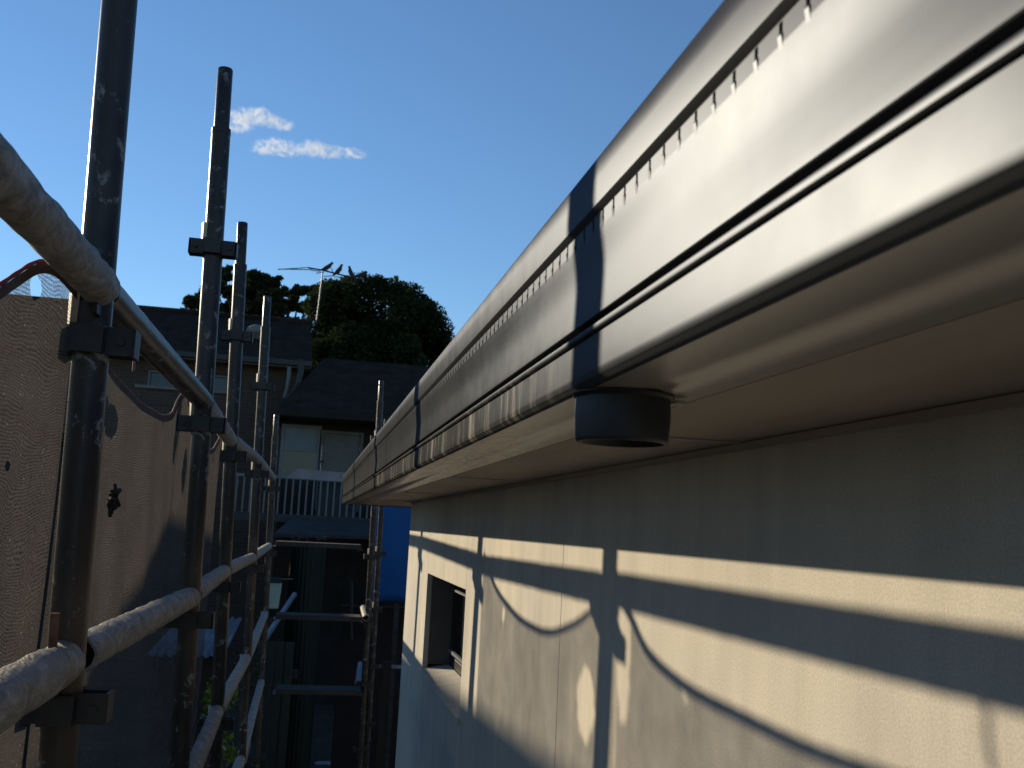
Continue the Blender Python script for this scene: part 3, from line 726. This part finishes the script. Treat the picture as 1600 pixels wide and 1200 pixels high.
# roof vent
vA = at(402, 527, DA+1.3)
mb = MB(); n = 20
for k, (r, z) in enumerate(((.10, -.25), (.10, .02), (.26, .06), (.30, .14), (.25, .24), (.14, .30), (.02, .32))): mb.v += [Vector((vA.x+r*math.cos(2*PI*i/n), vA.y+r*math.sin(2*PI*i/n), vA.z+z)) for i in range(n)]
for k in range(6):
    for i in range(n): mb.f.append([k*n+i, k*n+(i+1) % n, (k+1)*n+(i+1) % n, (k+1)*n+i]); mb.sm.append(True)
part('roof_vent', mb, MAT['white'], hA)
# bent downpipe between the houses
d = MB().tube([at(452, 573, 23.6), at(451, 590, 23.6), at(448, 610, 23.6), at(444, 622, 23.6)], .045, 10); part('downpipe', d, MAT['white'], hA)
d = MB().tube([at(470, 562, 23.2), at(470, 580, 23.2), at(466, 600, 23.2), at(458, 616, 23.2), at(448, 622, 23.4)], .07, 10); part('downpipe', d, MAT['greywhite'], hA)

DB = 22.0
hB = thing('weatherboard_house', 'low house with pale window, cream door and white balcony beyond the gutter end', 'house', (1, DB, -H0))
eB = at(500, 646, DB-.8).z; xB0 = at(430, 646, DB-.8).x; xB1 = 5.5; rB = at(600, 567, DB+3).z
w0, w1 = at(441, 662, DB), at(497, 746, DB)
d0, d1 = at(501, 672, DB), at(560, 800, DB)
holes = [(w0.x, w1.x, w1.z, w0.z), (d0.x, d1.x, d1.z, d0.z)]
fl_z = at(500, 806, DB-1).z
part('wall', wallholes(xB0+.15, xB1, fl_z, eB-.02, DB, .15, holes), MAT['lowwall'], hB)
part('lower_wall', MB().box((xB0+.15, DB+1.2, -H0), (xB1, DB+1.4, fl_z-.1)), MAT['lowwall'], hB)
wn = MB(); T = .07
x0_, x1_, z0_, z1_ = w0.x, w1.x, w1.z, w0.z; zm = (z0_+z1_)/2-.02
wn.box((x0_, DB-.02, z0_), (x0_+T, DB+.05, z1_)).box((x1_-T, DB-.02, z0_), (x1_, DB+.05, z1_)).box((x0_+T, DB-.02, z1_-T*.7), (x1_-T, DB+.05, z1_)).box((x0_+T, DB-.02, z0_), (x1_-T, DB+.05, z0_+T)).box((x0_+T, DB-.025, zm), (x1_-T, DB+.045, zm+T))
wB = part('window', wn, MAT['white'], hB)
part('pane', MB().box((x0_+T, DB+.01, zm+T), (x1_-T, DB+.02, z1_-T*.7)), MAT['blind'], wB, 'pale upper pane with a drawn blind')
part('pane', MB().box((x0_+T, DB+.01, z0_+T), (x1_-T, DB+.02, zm)), MAT['glass'], wB, 'dark lower pane')
dr = part('door', MB().box((d0.x+.06, DB+.03, d1.z), (d1.x-.06, DB+.07, d0.z-.06)), MAT['cream'], hB)
part('frame', MB().box((d0.x, DB-.02, d1.z), (d0.x+.058, DB+.06, d0.z)).box((d1.x-.058, DB-.02, d1.z), (d1.x, DB+.06, d0.z)).box((d0.x+.06, DB-.02, d0.z-.058), (d1.x-.06, DB+.06, d0.z)), MAT['cream'], dr)
part('handle', MB().tube([at(499.5, 721, DB)+Vector((.05, -.0, 0)), at(499.5, 721, DB)+Vector((.05, -.08, 0))], .035, 10), MAT['frame_dark'], dr)
mb = MB()
mb.poly([(xB0, DB-.8, eB), (xB1+.5, DB-.8, eB), (xB1-1.5, DB+3, rB), (xB0+.9, DB+3, rB)], .1)
mb.poly([(xB0, DB+7, eB), (xB0, DB-.8, eB), (xB0+.9, DB+3, rB)], .1)
mb.poly([(xB1+.5, DB+7, eB), (xB0, DB+7, eB), (xB0+.9, DB+3, rB), (xB1-1.5, DB+3, rB)], .1)
part('roof', mb, MAT['tiles'], hB)
part('eaves_gutter', MB().box((xB0, DB-.92, eB-.10), (xB1+.5, DB-.8, eB+.02)), MAT['lowwall'], hB)
part('eaves_lining', MB().box((xB0, DB-.79, eB-.12), (xB1+.5, DB-.001, eB-.10)), MAT['lowwall'], hB)
bal = part('balcony', MB().box((at(362, 800, DB-1.2).x, DB-1.2, fl_z-.16), (xB1, DB-.001, fl_z)), MAT['greywhite'], hB)
zt_ = at(500, 748, DB-1.1).z; bx0 = at(364, 800, DB-1.15).x
part('handrail', MB().box((bx0, DB-1.18, zt_-.04), (3.2, DB-1.12, zt_+.02)), MAT['white'], bal)
bme = MB().box((-.016, -.016, 0), (.016, .016, zt_-.041-fl_z-.001)).data('baluster', MAT['white'])
x = bx0+.03
while x < 3.1:
    inst('baluster', bme, bal, (x, DB-1.15, fl_z+.0005)); x += .135
pl = part('screen_panel', MB().box((at(497, 750, DB-1.05).x, DB-1.06, fl_z+.001), (at(560, 750, DB-1.05).x, DB-1.04, zt_-.05)), MAT['greywhite'], hB)
# sloping awning roof below the balcony
a0, a1, a2, a3 = at(428, 834, 19.5), at(590, 838, 19.5), at(575, 812, 20.7), at(456, 808, 20.7)
aw = MB().poly([a0, a1, a2, a3], .06); solo('awning', aw, MAT['greywhite'], 'grey sloping awning below the white balcony', 'awning', a0)

# antenna with birds
an = thing('tv_antenna', 'thin rooftop television antenna standing above the dark roofs', 'antenna', at(495, 497, 27.5))
T0 = at(504.5, 424, 27.5); Bm = at(495, 500, 27.5)
part('mast', MB().tube([Bm, T0], .019, 8), MAT['wire'], an)
bA = at(482, 418.5, 27.2); bB = at(567, 438, 28.0)
part('boom', MB().tube([bA, T0+Vector((0, 0, .03)), bB], .022, 8), MAT['bracket'], an)
for (s, e) in (((434, 421), (482, 418)), ((436, 420.5), (487, 421.5)), ((486, 422), (500, 424)), ((494, 427), (506, 425)), ((506, 432), (520, 431)), ((518, 419), (523, 434)), ((524, 432), (535, 434))):
    part('element', MB().tube([at(*s, 27.3), at(*e, 27.3)], .012, 6), MAT['bracket'], an)
GB = 'birds perched on the antenna'
def bird(px, py, flip, lab, tilt=0):
    c = at(px, py, 27.5); th = thing('bird', lab, 'bird', c, GB)
    s = -1 if flip else 1; mb = MB()
    sp_ = [(-.20, -.02), (-.12, .02), (-.03, .07), (.05, .13), (.09, .19), (.12, .225), (.16, .22)]; rr_ = [.012, .035, .062, .060, .038, .036, .008]
    mb.tube([c+Vector((s*x*math.cos(tilt)-z*math.sin(tilt)*s, 0, z*math.cos(tilt)+x*math.sin(tilt)+.03)) for x, z in sp_], rr_, 12)
    part('body', mb, MAT['feather'], th)
    l = MB().tube([c+Vector((0, .02, .06)), c+Vector((0, .02, 0))], .008, 6); l.tube([c+Vector((0, -.02, .06)), c+Vector((0, -.02, 0))], .008, 6)
    part('legs', l, MAT['feather'], th)
bird(511, 424.5, False, 'dark bird perched nearest the antenna mast')
bird(530, 429.5, False, 'dark rounded bird sitting second from the antenna mast', .3)
bird(546, 433, True, 'slim dark bird third from the antenna mast', .4)
bird(562, 436.5, False, 'dark bird at the right end of the antenna boom above the round tree', -.2)

# ------------------------------------------------------------------ trees
def crown(blobs, n, size, seed, flat=1.0):
    rnd = random.Random(seed); mb = MB(); vs = []; fs = []
    wts = [b[3]**2 for b in blobs]; tot = sum(wts)
    for (cx, cy, cz, r) in blobs:
        m_ = int(n*r*r/tot)
        for _ in range(m_):
            th = rnd.uniform(0, 2*PI); u = rnd.uniform(-1, 1); s = math.sqrt(1-u*u)
            d = Vector((s*math.cos(th), s*math.sin(th), u))
            k = rnd.random()**.35*(1+.18*noise.noise(d*3+Vector((cx, cy, cz))))
            p = Vector((cx, cy, cz))+Vector((d.x*r*k, d.y*r*k, d.z*r*k*flat))
            nrm = Vector((rnd.gauss(0, 1), rnd.gauss(0, 1), rnd.gauss(0, 1)+.3)).normalized()
            a = nrm.orthogonal().normalized(); a = Matrix.Rotation(rnd.uniform(0, 6.3), 3, nrm) @ a; b = nrm.cross(a)
            sz = size*rnd.uniform(.6, 1.4); o = len(vs)
            vs += [p-a*sz, p+b*sz*.42, p+a*sz, p-b*sz*.42]; fs.append((o, o+1, o+2, o+3))
    mb.v = vs; mb.f = [list(f) for f in fs]; mb.sm = [False]*len(fs); return mb
# dense round tree
DT = 40.0; rnd = random.Random(3); bl = []
outl = [(500, 470), (515, 452), (540, 443), (565, 446), (590, 442), (615, 447), (640, 456), (657, 470), (668, 487), (680, 506), (692, 524), (700, 548), (520, 490), (560, 480), (600, 475), (640, 500), (540, 520), (600, 520), (660, 540), (500, 540), (620, 560), (570, 560), (690, 570), (520, 580), (650, 590), (590, 600), (492, 512), (488, 545), (490, 580), (505, 610), (480, 600)]
for (x, y) in outl:
    c = at(x, y+8, DT+rnd.uniform(-1.5, 1.5)); bl.append((c.x, c.y, c.z, rnd.uniform(.50, .85)))
for (x, y) in [(p[0]+rnd.uniform(-12, 12), p[1]+rnd.uniform(-9, 2)) for p in outl[:12] for _ in range(3)]:
    c = at(x, y+4, DT+rnd.uniform(-1.5, 1.5)); bl.append((c.x, c.y, c.z, rnd.uniform(.14, .30)))
for _ in range(26):
    c = at(rnd.uniform(520, 670), rnd.uniform(490, 640), DT+rnd.uniform(-2, 2)); bl.append((c.x, c.y, c.z, rnd.uniform(.7, 1.2)))
t1 = thing('round_tree', 'dense dark round-crowned tree behind the low tiled roof', 'tree', at(590, 700, DT)*1.0+Vector((0, 0, -H0-at(590, 700, DT).z)))
part('crown', crown(bl, 90000, .085, 5, .9), MAT['leaf_dark'], t1)
b0 = BASES[t1.name]
tk = MB().tube([b0, b0+Vector((.1, 0, 3)), b0+Vector((0, .1, 6)), b0+Vector((.2, 0, 8.5))], [.35, .28, .2, .08], 12)
for k in range(7):
    a = b0+Vector((0, 0, 4+k*.45)); tk.tube([a, a+Vector((rnd.uniform(-1, 1), rnd.uniform(-1, 1), 1.0)), a+Vector((rnd.uniform(-2, 2), rnd.uniform(-1.6, 1.6), 2.2))], [.1, .07, .03], 8)
part('trunk', tk, MAT['bark'], t1)
# spreading gum behind
DG = 55.0; bl = []
clu = [(302, 470, 16), (328, 455, 16), (350, 428, 15), (322, 470, 18), (340, 445, 16), (360, 455, 16), (385, 430, 13), (398, 428, 13), (412, 432, 13), (425, 440, 14), (433, 456, 13), (405, 450, 20), (385, 455, 20), (420, 465, 20), (455, 457, 10), (468, 452, 12), (482, 451, 12), (497, 457, 12), (515, 450, 14), (530, 456, 14), (545, 465, 12), (450, 475, 16), (475, 478, 14), (510, 474, 14), (430, 480, 20), (390, 480, 22), (360, 482, 20), (330, 484, 18), (300, 490, 14), (410, 500, 22), (450, 500, 14), (520, 495, 18)]
for (x, y, r) in clu:
    c = at(x, y+3, DG+rnd.uniform(-1.5, 1.5)); rr_ = r*DG/1600
    bl.append((c.x, c.y, c.z, rr_))
    for _ in range(5):
        q = c+Vector((rnd.uniform(-1, 1)*rr_, rnd.uniform(-1, 1)*rr_, rnd.uniform(-.3, .75)*rr_)); bl.append((q.x, q.y, q.z, rr_*rnd.uniform(.3, .5)))
bb_ = at(420, 700, DG); bb_.z = -H0
t2 = thing('spreading_tree', 'wide tree with flat spreading clumps rising behind the brick house roof', 'tree', bb_)
part('crown', crown(bl, 60000, .10, 8, .62), MAT['leaf_gum'], t2)
tk = MB().tube([bb_, bb_+Vector((.3, 0, 5)), bb_+Vector((0, 0, 9))], [.5, .4, .3], 12)
for (x, y, r) in clu[:22]:
    c = at(x, y+6, DG); s = bb_+Vector((0, 0, 7.5)); mdl = s.lerp(c, .55)+Vector((0, 0, -.8))
    tk.tube([s, mdl, c], [.2, .11, .03], 7)
part('trunk', tk, MAT['bark'], t2)

# ------------------------------------------------------------------ yard things
# green tank
A = at(456, 860, 13); B = at(498, 860, 13); r = .20
tc_ = Vector((A.x+r, 13+r*.2, 0)); mb = MB(); n = 72
ring = lambda z: [(tc_.x+(r+.012*math.cos(24*2*PI*k/n))*math.cos(2*PI*k/n), tc_.y+(r+.012*math.cos(24*2*PI*k/n))*math.sin(2*PI*k/n), z) for k in range(n)]
vs = ring(-H0)+ring(-.30); mb.add(vs, [(k, (k+1) % n, n+(k+1) % n, n+k) for k in range(n)], True); mb.add(ring(-.30), [tuple(range(n))])
tank = thing('water_tank', 'dark green ribbed water tank under the balcony with a sunlit left edge', 'tank', (tc_.x, tc_.y, -H0))
part('shell', mb, MAT['tank'], tank)
mb = MB().tube([(tc_.x, tc_.y, -.298), (tc_.x, tc_.y, -.28), (tc_.x, tc_.y, -.26)], [r+.02, r, .1], 40); part('lid', mb, MAT['tank'], tank)
# dark board fence left of the tank
fn = thing('board_fence', 'dark upright-board fence low in the yard left of the green tank', 'fence', at(440, 1060, 10.5))
f0 = at(402, 1000, 10.5).x; f1 = at(470, 1000, 10.5).x; ft = at(440, 1003, 10.5).z
fb = MB().box((0, 0, 0), (.085, .02, ft+H0)).data('fence_board', MAT['darkboard'])
x = f0
while x < f1-.08:
    inst('fence_board', fb, fn, (x, 10.5+random.uniform(-.006, .006), -H0)); x += .092
part('fence_rail', MB().box((f0, 10.53, ft-.35), (f1, 10.58, ft-.27)), MAT['darkboard'], fn)
# pale hanging container
c0, c1 = at(418, 903, 12), at(436, 951, 12)
cn = thing('plastic_container', 'pale green plastic container hanging left of the green tank', 'container', ((c0.x+c1.x)/2, 12, c1.z))
mb = MB(); mb.add([(c0.x-.01, 11.95, c0.z-.05), (c1.x+.01, 11.95, c0.z-.05), (c1.x+.01, 12.1, c0.z-.05), (c0.x-.01, 12.1, c0.z-.05), (c0.x+.01, 11.95, c1.z), (c1.x-.01, 11.95, c1.z), (c1.x-.01, 12.1, c1.z), (c0.x+.01, 12.1, c1.z)],
                  [(0,1,2,3),(7,6,5,4),(0,4,5,1),(1,5,6,2),(2,6,7,3),(3,7,4,0)])
bevel(part('body', mb, MAT['palegreen'], cn), .012); part('lid', MB().box((c0.x+.0, 11.94, c0.z-.048), (c1.x-.0, 12.11, c0.z)), MAT['darkboard'], cn)
L = at(415, 906, 12.02); Rr = at(458, 905, 12.02)
solo('clothes_line', MB().tube([L, L.lerp(Rr, .5)+Vector((0, 0, .005)), Rr], .008, 6), MAT['wire'], 'thin line the pale green container hangs from', 'line', L)
# blue sheet
L = at(590, 785, 13); Rr = at(640, 945, 13); mb = MB(); nxx, nzz = 30, 20
vs = []
for j in range(nzz+1):
    for i in range(nxx+1):
        x = L.x-.02+(3.4-L.x)*i/nxx; z = .9+(Rr.z-.9)*j/nzz
        vs.append((x, 13+.03*math.sin(x*5+z*2)+.02*noise.noise(Vector((x*3, z*3, 0))), z-.04*(j/nzz)*math.sin(x*4)))
mb.add(vs, [(j*(nxx+1)+i, j*(nxx+1)+i+1, (j+1)*(nxx+1)+i+1, (j+1)*(nxx+1)+i) for j in range(nzz) for i in range(nxx)], True)
bs_ = thing('blue_tarpaulin', 'large blue sheet hanging behind the far corner of the rendered wall', 'tarpaulin', (L.x+1, 13, Rr.z))
o = part('sheet', mb, MAT['blue'], bs_); o.modifiers.new('t', 'SOLIDIFY').thickness = .004
part('support_post', MB().box((3.3, 13.05, -H0), (3.4, 13.15, 1.0)).box((L.x+.3, 13.06, .88), (3.3, 13.1, .93)).box((L.x+.3, 13.06, -H0), (L.x+.36, 13.1, .88)), MAT['plank_dark'], bs_)
solo('yard_wall', MB().box((L.x-.3, 14.2, -H0), (6, 14.35, -1.1)), MAT['lowwall'], 'low dark wall below the blue sheet', 'wall', (2, 14.2, -H0))
solo('grey_conduit', MB().tube([at(549, 908, 14.0), at(549, 942, 14.0), at(549, 1000, 14.0)], .02, 8), MAT['greywhite'], 'thin upright grey conduit in the dark yard between the boards', 'pipe', at(549, 1000, 14))
tw = MB(); random.seed(21)
for k in range(26):
    a = at(455+random.random()*50, 846-random.random()*12, 18.0); tw.tube([a, a+Vector((random.uniform(.02, .16), random.uniform(-.1, .1), random.uniform(-.02, .10)))], [.012, .004], 5)
solo('bare_twigs', tw, MAT['bark'], 'pale bare twigs lying along the awning above the uppermost dark board', 'twigs', at(455, 846, 18))
bt = MB()
for k in range(30):
    a = at(425+random.random()*150, 1115+random.random()*62, 17.5); a.z = -H0+.02; q = random.uniform(.02, .08)
    bt.poly([a, a+Vector((q*3, q, 0)), a+Vector((q*2, q*3, .01)), a+Vector((-q, q*2, .02))], .02)
solo('scattered_offcuts', bt, MAT['concrete'], 'pale rubble and offcuts scattered on the dark yard soil', 'rubble', at(500, 1150, 17.5), kind='stuff')
# corrugated shed roof
sh = thing('yard_shed', 'small shed with a bluish corrugated sheet roof seen between third and fourth standards', 'shed', (-1.6, 11, -H0))
xa, xb = -1.3, at(378, 967, 12.2).x; mb = MB(); n = 220
zf, zbk = at(352, 1027, 9.6).z, at(378, 966, 12.2).z
prof = [xa+(xb-xa)*i/n for i in range(n+1)]
vs = [(x, 9.6, zf+.012*math.sin(x*2*PI/.076)) for x in prof]+[(x, 12.2, zbk+.012*math.sin(x*2*PI/.076)) for x in prof]
mb.add(vs, [(i, i+1, n+2+i, n+1+i) for i in range(n)], True)
o = part('roof_sheet', mb, MAT['zinc'], sh); o.modifiers.new('t', 'SOLIDIFY').thickness = .002
part('wall', MB().box((xa+.1, 9.8, -H0), (xb-.08, 12.0, zf-.03)), MAT['lowwall'], sh)
# white crumpled sheet
c = at(371, 890, 9.2); mb = MB(); vs = []; nn_ = 14
for j in range(5):
    for i in range(nn_): vs.append((c.x-.09+.18*i/(nn_-1), c.y-.1+.05*j, c.z+.015*math.sin(i*1.4+j)+.01*random.random()))
mb.add(vs, [(j*nn_+i, j*nn_+i+1, (j+1)*nn_+i+1, (j+1)*nn_+i) for j in range(4) for i in range(nn_-1)], False)
# shrub with lime leaves
sb = at(358, 1080, 8.6); base = Vector((sb.x, sb.y, -H0))
shb = thing('lime_shrub', 'shrub with lime green sunlit leaves low between the third and fourth standards', 'shrub', base)
bl = [(sb.x+random.uniform(-.14, .12), sb.y+random.uniform(-.2, .2), sb.z+random.uniform(-.5, .10), random.uniform(.05, .10)) for _ in range(14)]
part('foliage', crown(bl, 420, .032, 11), MAT['leaf_lime'], shb)
st = MB()
for k in range(5):
    q = bl[k]; st.tube([base, base.lerp(Vector(q[:3]), .6)+Vector((.04*k-.1, .03, 0)), Vector(q[:3])], [.02, .012, .005], 6)
part('stem', st, MAT['bark'], shb)
# pale blocks and slabs down in the yard
GS = 'pale slabs lying in the yard'
for (x0, x1, y0, y1, D, mt, lab) in ((572, 586, 1122, 1150, 18.6, 'concrete', 'pale slab in the yard just right of the thin standard'), (599, 617, 1123, 1172, 18.3, 'concrete', 'larger pale slab in the yard right of the dark square post')):
    A = at(x0, y0, D); B = at(x1, y1, D)
    solo('paving_slab', MB().box((A.x, D-.5, B.z), (B.x, D+.2, A.z)), MAT[mt], lab, 'slab', (A.x, D, B.z), GS)
A = at(598, 1101, 17.5); B = at(622, 1111, 17.5)
solo('white_pipe', MB().tube([A, B+Vector((.3, 0, .05))], .05, 10), MAT['white'], 'short white pipe lying above the larger pale slab', 'pipe', A)
A = at(336, 1166, 9.5); B = at(352, 1178, 9.5)
bevel(solo('timber_offcut', MB().box((A.x, 9.5, B.z), (B.x, 9.75, A.z)), MAT['wedge'], 'small tan timber offcut at the bottom left between the standards', 'offcut', (A.x, 9.5, B.z)), .004)
solo('shed_bench', MB().box((A.x-.6, 9.3, B.z-.04), (B.x+.25, 10.0, B.z-.002)).box((A.x-.5, 9.4, -H0), (A.x-.44, 9.46, B.z-.04)).box((B.x+.1, 9.4, -H0), (B.x+.16, 9.46, B.z-.04)).box((A.x-.5, 9.8, -H0), (A.x-.44, 9.86, B.z-.04)).box((B.x+.1, 9.8, -H0), (B.x+.16, 9.86, B.z-.04)), MAT['plank_dark'], 'dark bench carrying the tan timber offcut', 'bench', (A.x, 9.3, -H0))

# ------------------------------------------------------------------ clouds
def cloud(blobs, label, dens):
    m = bpy.data.materials.new('cloud_vapour'); m.use_nodes = True; t = m.node_tree; t.nodes.clear()
    out = N(t, 'ShaderNodeOutputMaterial'); pv = N(t, 'ShaderNodeVolumePrincipled'); t.links.new(pv.outputs[0], out.inputs[1])
    pv.inputs['Color'].default_value = (.94, .975, 1, 1); pv.inputs['Anisotropy'].default_value = .3
    g_ = N(t, 'ShaderNodeTexCoord')
    c0 = sum((Vector(b[:3]) for b in blobs), Vector())/len(blobs)
    # soft ball field broken by noise
    acc = None
    wv = N(t, 'ShaderNodeVectorMath', operation='ADD'); nzz_ = N(t, 'ShaderNodeTexNoise'); nzz_.inputs['Scale'].default_value = .09; nzz_.inputs['Detail'].default_value = 5
    t.links.new(g_.outputs['Object'], nzz_.inputs['Vector'])
    sc_ = N(t, 'ShaderNodeVectorMath', operation='MULTIPLY_ADD'); t.links.new(nzz_.outputs['Color'], sc_.inputs[0]); sc_.inputs[1].default_value = (16, 16, 12); sc_.inputs[2].default_value = (-8, -8, -6)
    t.links.new(g_.outputs['Object'], wv.inputs[0]); t.links.new(sc_.outputs[0], wv.inputs[1])
    for (x, y, z, rx, rz_) in blobs:
        mp = N(t, 'ShaderNodeMapping'); mp.vector_type = 'POINT'
        q = Vector((x, y, z))-c0
        mp.inputs['Scale'].default_value = (1/rx, 1/rx, 1/rz_); mp.inputs['Location'].default_value = (-q.x/rx, -q.y/rx, -q.z/rz_)
        t.links.new(wv.outputs[0], mp.inputs[0])
        ln = N(t, 'ShaderNodeVectorMath', operation='LENGTH'); t.links.new(mp.outputs[0], ln.inputs[0])
        v_ = math_(t, 'SUBTRACT', 1.0, ln.outputs['Value'], clamp=True)
        acc = v_ if acc is None else math_(t, 'MAXIMUM', acc, v_)
    n2 = noi(t, g_.outputs['Object'], .22, 5, .65)
    dd = math_(t, 'MULTIPLY', acc, math_(t, 'MULTIPLY', math_(t, 'SUBTRACT', n2, .43, clamp=True), dens*9))
    t.links.new(dd, pv.inputs['Density'])
    xs_ = [b[0]-b[3]*1.25 for b in blobs]+[b[0]+b[3]*1.25 for b in blobs]; ys_ = [b[1]-b[3]*1.25 for b in blobs]+[b[1]+b[3]*1.25 for b in blobs]; zs_ = [b[2]-b[4]*1.6 for b in blobs]+[b[2]+b[4]*1.6 for b in blobs]
    mb = MB().box((min(xs_), min(ys_), min(zs_)), (max(xs_), max(ys_), max(zs_)))
    solo('cloud', mb, m, label, 'cloud', c0)
DC = 900
def cb_(x, y, rx, rz_, dy=0):
    c = at(x, y, DC+dy); return (c.x, c.y, c.z, rx*DC/1600, rz_*DC/1600)
cloud([cb_(380, 186, 26, 18), cb_(405, 182, 26, 16), cb_(425, 188, 22, 12), cb_(444, 194, 20, 9), cb_(372, 200, 22, 8)], 'small puffy white cloud beside the top of the second standard', .11)
cloud([cb_(418, 232, 28, 8), cb_(438, 226, 24, 7), cb_(470, 235, 26, 6), cb_(497, 233, 34, 10), cb_(520, 237, 28, 7), cb_(550, 240, 26, 5), cb_(440, 237, 24, 5)], 'long thin white wisp of cloud below the puffy one', .11)
